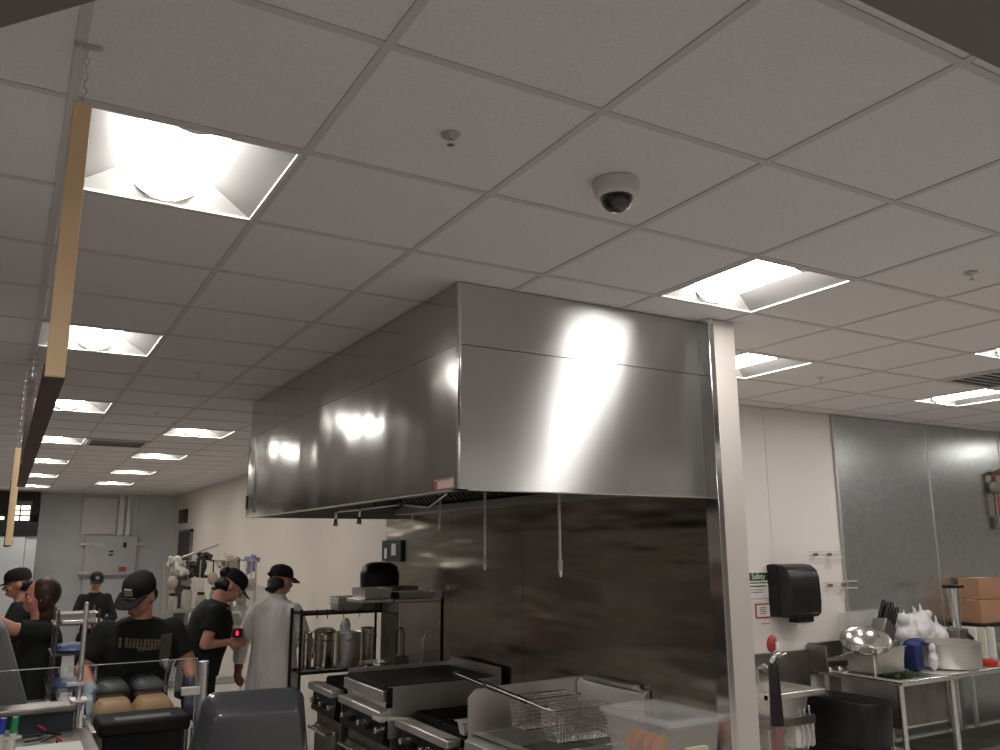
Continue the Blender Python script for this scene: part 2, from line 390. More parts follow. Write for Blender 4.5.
# sprinkler heads, camera, vents
def sprinkler(x, y, label, s=1.):
    t = thing('sprinkler_head', label, 'sprinkler', (x, y, CEIL+.001), 0, 'ceiling sprinkler heads'); t.scale = (.6, .6, .6)
    MB().lathe([(.045, 0), (.043, -.006), (.022, -.008), (.0, -.008)]).build('escutcheon', M_ALU, t, smooth=True)
    m = MB().cone((0, 0, -.005), (0, 0, -.02), .011, .009, 10)
    m.tube([(-.012, 0, -.018), (-.014, 0, -.035), (0, 0, -.048)], .0025, 6).tube([(.012, 0, -.018), (.014, 0, -.035), (0, 0, -.048)], .0025, 6)
    m.build('frame_arms', M_CHROME, t)
    MB().lathe([(0, -.048), (.018, -.048), (.018, -.051), (0, -.051)], n=12).build('deflector', M_CHROME, t)
for (a, b, lb) in ((.52, .51, 'chrome sprinkler head in the tile left of the dome camera'), (6.7, 3.54, 'chrome sprinkler head right of the light behind the wall end'),
                   (4.56, .51, 'small sprinkler head near the upper right picture edge'), (.56, 6.57, 'sprinkler head right of the second light of the left row'),
                   (.60, 9.63, 'sprinkler head right of the third light of the left row'), (.98, 10.51, 'farthest sprinkler head, just before the short row of lights')):
    sprinkler(GX0+a*G, GY0+b*G, lb)
t = thing('security_camera', 'white dome security camera with smoked lower dome on the ceiling in front of the hood', 'camera', (GX0+1.5*G+.0, GY0+.55*G+.0, CEIL+.002))
MB().lathe([(.074, 0), (.074, -.018), (.070, -.040), (.064, -.05), (.052, -.052), (0, -.052)], n=32).build('base', mat('camera_housing', (214, 211, 208), .6), t, smooth=True)
MB().ell((0, 0, -.050), (.052, .052, .050), n=28, m=16).build('dome', M_DOME, t, smooth=True)
MB().cone((.05, -.045, -.012), (.052, -.05, -.014), .004, .004, 8).build('screw', M_INK, t)
def vent(x, y, label):
    t = thing('air_vent', label, 'air vent', (x, y, CEIL-.001), 0, 'ceiling air vents')
    f = MB()
    for (a, b, c, d) in ((-.3, -.3, .3, -.26), (-.3, .26, .3, .3), (-.3, -.26, -.26, .26), (.26, -.26, .3, .26)): f.box((a, b, -.01), (c, d, .002))
    f.build('frame', M_GRID, t)
    s = MB()
    for k in range(8):
        yy = -.24+k*.066; s.add([(-.26, yy, -.008), (.26, yy, -.008), (.26, yy+.045, .002), (-.26, yy+.045, .002)], [(0, 1, 2, 3)])
    s.build('louvre', M_DMETAL, t)
vent(GX0+.5*G, GY0+13.5*G, 'grey ceiling air vent between the two rows of lights at left')
vent(GX0+8.5*G, GY0+2.5*G, 'grey ceiling air vent at the right picture edge between two lights')

# ---------------------------------------------------------------- exhaust hood
hx0, hx1, hy0, hy1, hz0, hz1 = 1.595, 2.985, 3.093, 6.64, 2.138, 2.748
T = .012
t = thing('exhaust_hood', 'large stainless steel exhaust hood hanging from the ceiling over the cooking line', 'exhaust hood', (2.3, 4.87, hz0))
def P(mb, name, m, par=None, **k):
    mb.M = Matrix.Identity(4); par = par or t; o = mb.build(name, m, par, **k)
    o.matrix_parent_inverse = (Matrix.Translation(par_world(par))).inverted(); return o
def par_world(p):
    l = Vector((0, 0, 0))
    while p is not None: l += Vector(p.location); p = p.parent if p.parent else None
    return l
def grid_sheet(a, u, v, nu, nv):
    a = Vector(a); u = Vector(u); v = Vector(v)
    vs = [a+u*(i/nu)+v*(j/nv) for j in range(nv+1) for i in range(nu+1)]
    return vs, [(j*(nu+1)+i, j*(nu+1)+i+1, (j+1)*(nu+1)+i+1, (j+1)*(nu+1)+i) for j in range(nv) for i in range(nu)]
P(MB().box((hx0, hy0, hz0), (hx1, hy0+T, hz1)), 'end_panel', M_STEEL)
P(MB().box((hx0, hy0+T, hz0), (hx0+T, hy1-.25, hz1)), 'front_panel', M_STEEL_S)
P(MB().box((hx0, hy1-.245, hz0), (hx0+T, hy1, hz1)), 'front_panel', M_STEEL_S)
P(MB().box((hx0, hy1-T, hz0), (hx1, hy1, hz1)), 'end_panel', M_STEEL)
P(MB().box((hx0+.006, hy0+.006, hz1+.005), (hx1, hy0+.006+T, CEIL-.001)), 'enclosure_end_panel', M_STEEL)
P(MB().box((hx0+.006, hy0+.02, hz1+.005), (hx0+.018, hy1-.01, CEIL-.001)), 'enclosure_front_panel', M_STEEL_S)
P(MB().box((hx0-.002, hy0-.002, hz0), (hx0+.012, hy0+.014, CEIL-.002)), 'corner_trim', M_CHROME, bevel=.002)
P(MB().box((hx0-.012, hy1-.252, hz0+.03), (hx0, hy1-.235, hz1-.02)), 'seam_trim', M_CHROME)
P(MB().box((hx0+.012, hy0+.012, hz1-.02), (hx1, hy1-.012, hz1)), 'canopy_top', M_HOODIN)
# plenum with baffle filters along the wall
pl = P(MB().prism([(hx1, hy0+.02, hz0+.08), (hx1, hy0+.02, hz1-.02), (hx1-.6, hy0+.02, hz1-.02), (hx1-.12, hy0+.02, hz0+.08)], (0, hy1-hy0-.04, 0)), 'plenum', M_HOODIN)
bf = MB()
k = 0; y = hy0+.08
while y < hy1-.1:
    a = Vector((hx1-.135, y, hz0+.12)); b = Vector((hx1-.575, y, hz1-.07))
    bf.prism([a, b, b+Vector((-.02, 0, -.02)), a+Vector((-.02, 0, -.02))], (0, .035, 0)); y += .07
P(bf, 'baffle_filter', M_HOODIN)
P(MB().box((hx1-.16, hy0+.014, hz0+.035), (hx1, hy1-.014, hz0+.085)), 'grease_trough', M_ALU, bevel=.004)
P(MB().box((hx0, hy0, hz0-.004), (hx0+.05, hy1, hz0+.0)).box((hx0, hy0, hz0-.004), (hx1, hy0+.05, hz0)), 'bottom_lip', M_METAL)
st = P(MB().box((1.5925, 3.13, 2.141), (1.595, 3.31, 2.188)), 'warning_label', mat('label_paper', (205, 180, 172), .6))
P(MB().box((1.5915, 3.13, 2.141), (1.5927, 3.31, 2.147)).box((1.5915, 3.28, 2.147), (1.5927, 3.31, 2.182)).box((1.5915, 3.15, 2.182), (1.5927, 3.28, 2.186)), 'red_print', mat('faded_red', (150, 84, 84), .6))
P(MB().box((1.588, hy1-.03, 2.2), (1.595, hy1-.0, 2.3)), 'clip', M_BLACK)
def nozzle(x, y, zb, lb):
    o = thing('suppression_drop_pipe', lb, 'pipe', (x, y, zb), 0, 'fire suppression drop pipes')
    h_ = 2.72-zb
    MB().tube([(0, 0, .07), (0, 0, h_)], .0085).build('pipe', M_METAL, o, smooth=True)
    MB().cone((0, 0, .0), (0, 0, .03), .009, .014, 10).cone((0, 0, .03), (0, 0, .08), .014, .014, 6).build('nozzle', M_CHROME, o)
nozzle(2.4, 4.90, 2.01, 'short suppression pipe hanging under the hood, leftmost of the three upright ones')
nozzle(2.4, 4.31, 1.776, 'long suppression pipe hanging under the middle of the hood')
nozzle(2.4, 3.545, 1.757, 'long suppression pipe hanging nearest the right end of the hood')
o = thing('suppression_branch_pipe', 'horizontal chrome suppression pipe with two elbow nozzles under the left hood edge', 'pipe', (2.05, 5.3, 2.16))
MB().tube([(0, .55, .0), (0, -.6, .0)], .009).tube([(0, -.18, 0), (0, -.18, .568)], .009).build('pipe', M_CHROME, o, smooth=True)
for yy in (.55, .08):
    MB().tube([(0, yy, .0), (0, yy+.02, -.01), (0, yy+.025, -.05)], .014).cone((0, yy+.025, -.05), (0, yy+.03, -.10), .012, .018, 10).build('nozzle', M_CHROME, o, smooth=True)
MB().tube([(0, -.6, 0), (.12, -.72, -.02), (.2, -.8, .06)], .014).cone((0, -.6, .03), (0, -.6, -.03), .02, .02, 8).build('valve', M_CHROME, o, smooth=True)

# steel backsplash on the divider wall
bs = tag(MB().box((2.990, 3.104, .1), (2.999, 4.86, hz0+.045)).box((2.990, 4.864, .1), (2.999, 5.9, hz0+.045)).box((2.990, 5.904, .1), (2.999, 7.2, hz0+.045)).build('steel_backsplash', M_SPLASH),
         'tall dark stainless steel backsplash sheet covering the wall under the hood', 'backsplash')

# ---------------------------------------------------------------- cooking line
def rng(x0, x1, y0, y1, ztop, name, label, knobs=4, grates=True):
    t = thing(name, label, 'range', (x0, y0, 0)); W = x1-x0; D = y1-y0
    MB().box((.05, 0, .15), (W, D, ztop-.05)).build('body', M_DMETAL, t, bevel=.004)
    cp_ = MB().prism([(.05, .003, ztop-.22), (.0, .003, ztop-.19), (.02, .003, ztop-.05), (.05, .003, ztop-.05)], (0, D-.006, 0)); cpo = cp_.build('control_panel', M_GREASE, t)
    MB().box((-.03, .0, ztop-.05), (.07, D, ztop-.0)).build('front_rail', M_METAL, t, bevel=.012)
    MB().box((.07, 0, ztop-.05), (W, D, ztop-.01)).build('cooktop', M_GREASE, t)
    dro = MB().box((.02, .04, .2), (.05, D-.04, ztop-.28)).build('oven_door', M_DMETAL, t, bevel=.006)
    hd = MB().tube([(-.03, .06, ztop-.30), (-.03, D-.06, ztop-.30)], .011)
    hd.tube([(.03, .08, ztop-.30), (-.03, .08, ztop-.30)], .008).tube([(.03, D-.08, ztop-.30), (-.03, D-.08, ztop-.30)], .008)
    hd.build('oven_handle', M_CHROME, dro, smooth=True)
    for k in range(knobs):
        yy = .07+(D-.14)*k/(knobs-1); zz = ztop-.12
        MB().cone((.012, yy, zz), (-.022, yy, zz+.0), .022, .019, 14).box((-.03, yy-.004, zz-.018), (-.02, yy+.004, zz+.018)).build('knob', M_CHROME if k % 2 == 0 else M_BLACK, cpo, bevel=.002)
    if grates:
        for gi in range(2):
            gm = MB(); ya = .02+gi*D/2; yb = ya+D/2-.03
            for q in range(6):
                yy = ya+(yb-ya)*q/5; gm.box((.12, yy-.006, ztop-.0), (W-.05, yy+.006, ztop+.03))
            for q in range(4):
                xx = .12+(W-.17)*q/3; gm.box((xx-.008, ya-.006, ztop-.01), (xx+.008, yb+.006, ztop+.022))
            gm.build('grate', M_CAST, t)
            for xx in (.3, .62): MB().lathe([(0, ztop-.005), (.05, ztop-.005), (.045, ztop+.008), (0, ztop+.012)], (xx, (ya+yb)/2, 0), 16).build('burner', M_CAST, t)
    for (lx, ly) in ((.1, .05), (.1, D-.05), (W-.06, .05), (W-.06, D-.05)):
        MB().cone((lx, ly, 0), (lx, ly, .16), .02, .025, 12).build('leg', M_METAL, t)
    return t
rng(2.09, 2.97, 5.90, 6.41, .935, 'cooking_range', 'stainless range farthest back in the cooking line with front rail and small knobs', 5)
rngB = rng(2.12, 2.97, 5.10, 5.84, .92, 'equipment_range', 'stainless range base in the middle of the cooking line, under the black griddle', 5, False)
rng(2.20, 2.97, 4.34, 5.04, .885, 'cooking_range', 'dark open burner range between the griddle and the fryer', 5)
# griddle
t = thing('griddle', 'flat top griddle with black plate and steel splash sides on the middle range', 'griddle', (2.13, 5.08, .92))
MB().box((.04, 0.015, 0), (.80, .705, .13)).build('body', M_METAL, t)
MB().box((.0, .02, .125), (.78, .70, .145)).build('plate', M_CAST, t, bevel=.004)
MB().box((.02, .0, -.16), (.80, .012, .14)).build('splash_guard', M_METAL, t)
MB().box((.02, .708, 0), (.80, .72, .17)).build('splash_guard', M_METAL, t)
MB().box((.80, .0, 0), (.82, .72, .20)).build('splash_guard', M_METAL, t)
MB().box((-.02, .02, .05), (.04, .70, .12)).build('grease_gutter', M_METAL, t, bevel=.006)
MB().box((.0, -.012, .02), (.04, .0, .14)).build('bracket', M_BLACK, t)
tag(MB().box((2.02, 4.9, .895), (2.055, 5.03, .915)).tube([(2.055, 4.95, .905), (2.16, 4.93, .90), (2.2, 4.9, .896)], .012, 8).build('scraper', M_CREAM, bevel=.004),
    'griddle scraper with white bar lying at the front corner between griddle and burner range', 'scraper')
# small steel sixth pan on the burner range
t = thing('sixth_pan', 'small bright square steel pan standing on the edge of the burner range', 'pan', (2.30, 4.37, .888))
MB().tray(0, 0, .13, .05, .0, .07, .002, .012, .012).build('pan_body', M_WHITE, t)
tag(MB().tube([(2.44, 4.36, .955), (2.95, 4.36, .955)], .008).tube([(2.7, 4.36, .955), (2.7, 4.36, .885)], .006).build('rail', M_METAL), 'thin steel rod across the end of the burner range', 'rod')

# salamander cabinet with shelf over the far range
t = thing('oven_cabinet', 'upright stainless cabinet with a flat shelf top beside the backsplash', 'cabinet', (2.63, 6.05, .97))
MB().box((0, 0, 0), (.35, .34, .53)).build('body', M_METAL, t, bevel=.006)
MB().box((-.03, -.01, .53), (.35, .35, .555)).build('shelf', M_METAL, t, bevel=.006)
MB().box((-.02, .03, .04), (0, .31, .45)).build('door', M_DMETAL, t, bevel=.004)
MB().tube([(.17, -.004, .02), (.2, -.012, .14), (.19, -.012, .24), (.23, -.004, .32)], .006).build('hose', M_CHROME, t, smooth=True)
t = thing('wall_shelf', 'steel shelf ledge holding trays left of the upright cabinet', 'shelf', (2.34, 6.08, 1.50))
MB().box((0, 0, 0), (.25, .32, .03)).build('board', M_METAL, t, bevel=.006)
MB().tube([(.235, .3, 0), (.235, .3, -.52)], .010).build('bracket', M_BLACK, t)
def hotel_pan(x, y, z, L, W, H, label, m=M_METAL, lid=False, group=None, rz=0):
    t = thing('hotel_pan', label, 'pan', (x, y, z), rz, group)
    MB().tray(0, 0, L, W, 0, H, .002, .008, .014).build('pan_body', m, t)
    if lid: MB().box((-.01, -.01, H+.004), (L+.01, W+.01, H+.012)).tube([(L*.4, W/2, H+.012), (L*.4, W/2, H+.035), (L*.6, W/2, H+.035), (L*.6, W/2, H+.012)], .005).build('pan_lid', m, t)
    return t
hotel_pan(2.375, 6.10, 1.532, .2, .26, .07, 'grey steel pan on the ledge left of the cabinet top', M_METAL)
hotel_pan(2.64, 6.07, 1.527, .28, .2, .045, 'shallow steel pan at the front of the cabinet top', M_ALU)
hotel_pan(2.62, 6.285, 1.527, .26, .10, .08, 'deeper steel pan at the back of the cabinet top', M_DMETAL)
tag(MB().box((2.93, 6.045, 1.528), (2.985, 6.06, 1.57)).build('label_card', M_PAPER), 'small white card standing at the right end of the cabinet top', 'card')
t = thing('towel_dispenser', 'black rounded dispenser standing behind the pans above the cabinet, under the green chart', 'dispenser', (2.66, 6.52, 1.655))
MB().loft([(0, 0, -.06, .155, .1), (0, 0, .04, .16, .1), (0, 0, .10, .145, .09), (0, 0, .132, .10, .07), (0, 0, .14, .05, .03)], 28, 2.8).build('case', M_BLACK, t, smooth=True)
MB().box((-.15, -.09, -.25), (.15, .09, -.06)).build('base', M_DMETAL, t, bevel=.006)
t = thing('wall_chart', 'dark green wall chart with white patches above the black dispenser', 'chart', (2.975, 7.06, 1.84))
MB().box((-.012, -.25, -.05), (.012, .17, .13)).build('panel', M_CHART, t)
MB().box((-.018, -.16, .0), (-.012, -.06, .10)).box((-.018, .04, -.03), (-.012, .10, .06)).build('paper_patch', M_PAPER, t)
t = thing('light_switch', 'small grey switch plate on the white wall above the stacked trays', 'switch', (3.165, 7.85, 1.66))
MB().box((-.012, -.06, -.06), (0, .06, .06)).build('plate', M_GREYW, t, bevel=.004)
MB().box((-.02, -.012, -.02), (-.012, .012, .02)).build('toggle', M_GRID, t)

# black wire rack
t = thing('wire_rack', 'black wire rack with tall upright posts behind the far end of the cooking line', 'rack', (2.0, 6.43, 0))
for (x, y) in ((.0, .0), (-.0, .25), (.82, .0), (.82, .25)):
    MB().tube([(x, y, 0), (x, y, 1.45 if x < .1 else 1.42)], .012, 12).build('post', M_BLACK, t, smooth=True)
for z in (1.0, 1.425):
    m = MB().box((-.0, -.006, z-.02), (.82, .006, z)).box((-.0, .244, z-.02), (.82, .256, z))
    for k in range(6): m.box((0, .03+k*.04, z-.004), (.82, .034+k*.04, z))
    for k in range(5): m.box((.0+k*.2, 0, z-.012), (.006+k*.2, .25, z-.004))
    m.build('wire_shelf', M_BLACK, t)
t3 = MB()
for x in (.12, .2, .33, .46): t3.tube([(x, .0, 1.45), (x, -.012, 1.41), (x, .0, 1.38)], .0035, 6)
t3.build('hanging_hook', M_BLACK, t)
for k in range(3):
    hotel_pan(2.30+.002*k, 6.46, 1.43+.024*k, .18, .18, .05, ['bottom', 'middle', 'top'][k]+' tray of the stack on the black wire rack', M_METAL, group='trays stacked on the wire rack')
def pot(x, y, z, r, h, label, m=M_CHROME, handles=True):
    t = thing('stock_pot', label, 'pot', (x, y, z))
    MB().lathe([(r*.97, 0), (r, .01), (r, h), (r+.006, h+.004), (r+.004, h+.008), (r-.004, h), (r-.004, .01), (0, .008)], n=36).build('pot_body', m, t, smooth=True)
    if handles:
        for s in (-1, 1):
            MB().tube([(-.04, s*r, h*.8), (-.04, s*(r+.02), h*.82), (.04, s*(r+.02), h*.82), (.04, s*r, h*.8)], .006).build('handle', m, t)
    return t
MPOT = mat('satin_pot_steel', (214, 208, 196), .22, 1)
pot(2.225, 6.55, 1.005, .078, .25, 'tall shiny stock pot on the wire rack, in front of the domed lid', MPOT)
pot(2.085, 6.58, 1.005, .05, .26, 'slim shiny pot on the wire rack behind the left post', MPOT)
pot(2.42, 6.56, 1.005, .10, .25, 'wide stock pot in the middle of the wire rack', M_METAL)
pot(2.60, 6.59, 1.005, .065, .27, 'narrow steel pot at the right end of the wire rack', MPOT)
tag(MB().lathe([(0, .0), (.08, .0), (.09, .012), (.06, .035), (0, .042)], (2.225, 6.55, 1.264)).build('pan_lid', M_DMETAL, smooth=True), 'dark domed lid lying on the tall pot of the wire rack', 'lid')
tag(MB().loft([(2.39, 6.55, 1.264, .035, .035), (2.39, 6.55, 1.31, .045, .04), (2.395, 6.55, 1.35, .028, .025), (2.395, 6.55, 1.365, .015, .015)], 14).build('plastic_bottle', mat('cloudy_bottle', (205, 208, 206), .3), smooth=True), 'cloudy plastic bottle standing on the wide pot of the wire rack', 'bottle')
m = MB().tray(2.45, 6.20, 2.58, 6.34, .967, 1.06, .003, .02, .015)
tag(m.build('foil_pan', M_FOIL), 'crumpled shiny foil pan on the far range', 'pan')
tag(MB().tray(2.36, 5.93, 2.56, 6.12, .967, 1.01, .003, .02, .015).build('saute_pan', M_FOIL), 'bright foil tray on the far range beside the griddle', 'pan')
t = thing('ladle_hook', 'black curved hook tool hanging beside the rack post', 'utensil', (2.60, 6.02, 1.22))
MB().tube([(0, 0, -.08), (0, 0, .06), (.012, 0, .09), (.03, 0, .10), (.05, 0, .09), (.06, 0, .05), (.06, 0, -.12)], .005).build('rod', M_BLACK, t, smooth=True)
MB().box((-.02, 0, -.16), (.1, .02, -.1)).build('blade', M_DMETAL, t)

# fryer
t = thing('deep_fryer', 'stainless twin-basket deep fryer at the near end of the cooking line', 'fryer', (2.24, 3.62, 0))
f = MB().box((0, 0, .1), (.74, .58, .80))
f.build('body', M_METAL, t, bevel=.004)
v = MB().tray(.10, .03, .66, .56, .70, .93, .006, .02, .05)
v.build('oil_vat', M_METAL, t)
MB().box((.10, .04, .80), (.66, .55, .845)).build('oil', M_OIL, t)
MB().prism([(-.02, -.02, .80), (-.02, -.02, .90), (.08, -.02, .93), (.08, -.02, .80)], (0, .62, 0)).build('front_ledge', M_METAL, t, bevel=.004)
sp = MB().prism([(.0, .585, .80), (.0, .585, 1.11), (.05, .585, 1.155), (.74, .585, 1.17), (.74, .585, .80)], (0, .012, 0))
sp.build('splash_panel', M_METAL, t)
MB().prism([(.70, -.02, .90), (.745, -.02, .90), (.745, -.02, 1.17), (.72, -.02, 1.17), (.70, -.02, 1.14)], (0, .60, 0)).build('flue_back', M_METAL, t, bevel=.003)
MB().box((.69, .05, 1.165), (.735, .50, 1.19)).build('flue_strip', M_ALU, t, bevel=.004)
MB().tube([(.70, .08, 1.02), (.66, .08, 1.03), (.66, .1, 1.0), (.66, .14, 1.03), (.66, .16, 1.0), (.70, .18, 1.02)], .004).build('basket_hanger', M_CHROME, t, smooth=True)
for (lx, ly) in ((.05, .05), (.05, .53), (.69, .05), (.69, .53)): MB().cone((lx, ly, 0), (lx, ly, .12), .02, .02, 10).build('leg', M_METAL, t)
def basket(x, y, z, label, rz=0):
    t = thing('fryer_basket', label, 'basket', (x, y, z), rz, 'fryer baskets')
    L, W, H = .36, .16, .15; m = MB()
    r = .0018
    def rect(zz, q, rr): m.tube([(q, q, zz), (L-q, q, zz), (L-q, W-q, zz), (q, W-q, zz), (q, q, zz)], rr, 6)
    for k in range(9): rect(H*k/8, .012*(1-k/8), r if 0 < k < 8 else .0035)
    n = 20
    for k in range(1, n):
        x_ = L*k/n; m.tube([(x_, 0, H), (x_, .012, 0), (x_, W-.012, 0), (x_, W, H)], r, 4)
    for k in range(1, 9):
        y_ = W*k/9; m.tube([(0, y_, H), (.012, y_, 0), (L-.012, y_, 0), (L, y_, H)], r, 4)
    m.build('wire_mesh', M_CHROME, t)
    MB().tube([(.02, .05, H), (-.05, .06, H+.02), (-.36, .065, H+.15)], .0055, 8).tube([(.02, .11, H), (-.05, .10, H+.02), (-.36, .095, H+.15)], .0055, 8).build('handle', M_CHROME, t, smooth=True)
    MB().tube([(-.12, .08, H+.05), (-.36, .08, H+.15)], .013, 10).build('handle_grip', mat('dark_green_grip', (22, 38, 34), .4), t, smooth=True)
    return t
basket(2.44, 3.66, .955, 'fryer basket hanging nearest the clear tote')
basket(2.42, 3.93, .975, 'fryer basket hanging nearest the tall steel splash panel')

# end table, tote, rolls
t = thing('work_table', 'small steel table carrying the clear tote at the end of the cooking line', 'table', (2.4, 3.05, 0))
MB().box((-.05, 0, .89), (.57, .54, .925)).build('tabletop', M_METAL, t, bevel=.004)
MB().box((0, .03, .3), (.54, .5, .32)).build('undershelf', M_METAL, t)
for (a, b) in ((.0, .03), (.52, .03), (.0, .5), (.52, .5)): MB().tube([(a, b, 0), (a, b, .89)], .018).build('leg', M_METAL, t)
t = thing('food_tote', 'cloudy plastic food tote with clear lid in front of the fryer', 'tote', (2.63, 3.06, .927))
tm = MB()
def ring4(x0, y0, x1, y1, z, n=5, r=.03):
    o = []
    for (cx, cy, a0) in ((x1-r, y0+r, -PI/2), (x1-r, y1-r, 0), (x0+r, y1-r, PI/2), (x0+r, y0+r, PI)):
        for k in range(n): a = a0+PI/2*k/(n-1); o.append((cx+r*math.cos(a), cy+r*math.sin(a), z))
    return o
def rings(m, rs, capb=True, capt=True):
    n = len(rs[0]); vs = sum(rs, []); fs = []
    for j in range(len(rs)-1): fs += [(j*n+k, j*n+(k+1) % n, (j+1)*n+(k+1) % n, (j+1)*n+k) for k in range(n)]
    if capb: fs.append(tuple(range(n))[::-1])
    if capt: fs.append(tuple(range((len(rs)-1)*n, len(rs)*n)))
    m.add(vs, fs)
rings(tm, [ring4(.03, .03, .32, .47, 0), ring4(.01, .01, .34, .49, .17), ring4(.0, .0, .35, .50, .17), ring4(.0, .0, .35, .50, .20), ring4(.006, .006, .344, .494, .20), ring4(.014, .014, .336, .486, .168), ring4(.034, .034, .316, .466, .004)])
tm.build('tote_body', M_POLY, t, smooth=True)
lm = MB(); rings(lm, [ring4(-.012, -.012, .362, .512, .185), ring4(-.012, -.012, .362, .512, .203), ring4(.012, .012, .338, .488, .212), ring4(.02, .02, .33, .48, .206), ring4(.022, .022, .328, .478, .2035)])
lm.build('tote_lid', M_POLYL, t, smooth=True)
MB().box((.10, -.014, .06), (.22, -.004+.018, .09)).build('label_sticker', mat('cream_label', (214, 206, 176), .6), t)
for k, (y, lb) in enumerate(((3.42, 'round golden roll farthest back inside the clear tote'), (3.365, 'second round roll from the back inside the clear tote'), (3.29, 'third round roll from the back inside the clear tote'), (3.23, 'round golden roll nearest the front corner inside the clear tote'))):
    R = Euler((PI/2+.15, 0, .1)).to_matrix()
    tag(MB().ell((2.725, y, .990), (.057, .057, .024), R, 24, 12).build('bread_roll', M_FOOD, smooth=True), lb, 'bread roll', 'rolls in the tote')

# ---------------------------------------------------------------- sink wall
t = thing('hand_sink', 'small stainless hand sink with tall backsplash left of the large sink', 'sink', (4.72, 4.42, 0))
MB().tray(.10, .08, .44, .36, .68, .885, .006, .03, .06).build('basin', M_METAL, t)
MB().box((0, .42, .80), (.93, .445, 1.09)).box((0, .40, .84), (.56, .445, .885)).build('backsplash', M_DMETAL, t, bevel=.004)
MB().box((.0, .0, .84), (.10, .42, .884)).box((.48, .0, .84), (.56, .42, .884)).box((.0, -.02, .84), (.56, .05, .886)).build('rim', M_METAL, t, bevel=.008)
MB().box((.04, .05, .64), (.52, .36, .70)).build('apron', M_DMETAL, t, bevel=.004)
m = MB().tube([(.40, .2, .66), (.40, .2, .5), (.42, .2, .46), (.48, .2, .46), (.5, .2, .5), (.5, .25, .54), (.5, .40, .54)], .018)
m.tube([(.50, .3, .62), (.50, .3, .45), (.50, .40, .40)], .008).tube([(.3, .3, .62), (.3, .3, .45), (.3, .42, .40)], .008)
m.build('drain_pipe', M_CHROME, t, smooth=True)
MB().tube([(.30, .38, .9), (.30, .38, 1.0), (.30, .30, 1.03), (.30, .24, 1.0)], .012).build('faucet', M_CHROME, t, smooth=True)
for x in (.22, .38): MB().cone((x, .42, .98), (x, .37, .98), .022, .018, 8).build('faucet_knob', M_CHROME, t)
t = thing('supply_box', 'pale box among the chrome pipes below the small hand sink', 'box', (5.06, 4.5, .58))
MB().box((0, 0, -.1), (.2, .1, .06)).build('box', M_WHITE, t, bevel=.008)
for x in (.05, .1, .15): MB().tube([(x, -.01, -.1), (x+.01, -.02, .0), (x-.02, -.02, .1), (x, 0, .18)], .008).build('hose', M_CHROME, t, smooth=True)
t = thing('hanging_scrubber', 'long dark scrubbing tool with red head standing upright by the hand sink', 'scrubber', (4.70, 4.34, 0))
MB().loft([(0, 0, .70, .05, .04), (0, 0, .85, .042, .04), (.0, 0, 1.08, .036, .036), (0, 0, 1.12, .02, .02)], 16).build('body', M_BLACK, t, smooth=True)
MB().tube([(-.02, 0, 1.11), (.0, -.02, 1.16), (.03, -.02, 1.17), (.06, -.01, 1.15), (.12, 0, 1.16)], .016).build('clamp', M_CHROME, t, smooth=True)
MB().ell((.0, 0, 1.235), (.042, .03, .06), Euler((0, .25, 0)).to_matrix()).build('red_head', mat('worn_red', (150, 50, 52), .4), t, smooth=True)
MB().box((.005, -.04, 1.20), (.028, -.028, 1.25)).build('label_tag', M_PAPER, t)
MB().loft([(0, 0, .0, .05, .045), (0, 0, .70, .045, .04)], 12).build('lower_body', mat('muted_pink', (132, 98, 96), .5), t)

# paper towel dispenser
t = thing('towel_dispenser', 'large black paper towel dispenser on the white wall above the hand sink', 'dispenser', (5.275, 4.865, 1.355))
cs = MB(); prof = [(0, 0), (-.18, .0), (-.215, .03), (-.225, .12), (-.22, .30), (-.20, .36), (-.15, .395), (-.08, .405), (0, .405)]
cs.prism([(0, y, z) for y, z in prof], (.34, 0, 0))
cs.build('cover', M_BLACK, t, bevel=.012, seg=3)
for x in (-.006, .34): MB().box((x, -.10, .01), (x+.006, -.0, .40)).build('side_plate', M_BLACKR, t, bevel=.002)
MB().box((.11, -.16, -.04), (.31, -.08, .002)).build('paper_outlet', M_BLACKR, t, bevel=.006)
MB().box((.14, -.14, -.08), (.30, -.135, .0)).build('paper_towel', M_PAPER, t)
MB().lathe([(0, 0), (.012, 0), (.012, .004), (0, .006)], (0, 0, 0), 12).build('lock', M_CHROME, t).matrix_local = Matrix.Translation((.22, -.221, .32)) @ Matrix.Rotation(PI/2, 4, 'X')
# signs
t = thing('wall_poster', 'white notice with green banner on the wall left of the black towel dispenser', 'poster', (5.045, 4.868, 1.50))
MB().box((0, -.004, 0), (.27, 0, .21)).build('sheet', M_PAPER, t)
MB().box((.01, -.006, .135), (.235, -.004, .195)).build('green_banner', M_GREEN, t)
textmesh('lettering', 'Safety', .062, M_PAPER, (.12, -.007, .166), (PI/2, 0, 0), t)
tx = MB()
for k, (a, b, z, hh) in enumerate(((.02, .24, .113, .010), (.03, .22, .088, .010), (.03, .19, .063, .005), (.03, .17, .044, .005))):
    x = a
    while x < b-.02:
        wd = random.uniform(.008, .022); tx.box((x, -.0052, z), (x+wd, -.004, z+hh)); x += wd+.004
tx.build('text_lines', M_INK, t)
t = thing('wall_notice', 'small white notice with crimson border below the green banner notice', 'sign', (5.115, 4.868, 1.35))
MB().box((0, -.004, 0), (.17, 0, .11)).build('border', M_CRIM, t)
MB().box((.012, -.0055, .011), (.158, -.004, .099)).build('sheet', M_PAPER, t)
tx = MB()
for k in range(4): tx.box((.045, -.0065, .03+.015*k), (.11+.01*(k % 2), -.0055, .037+.015*k))
tx.build('text_lines', M_INKG, t)
tx = MB()
for k in range(5): tx.box((.06+.018*k, -.001, -.045), (.072+.018*k, 0, -.038))
tx.build('printed_line', M_CRIM, t)
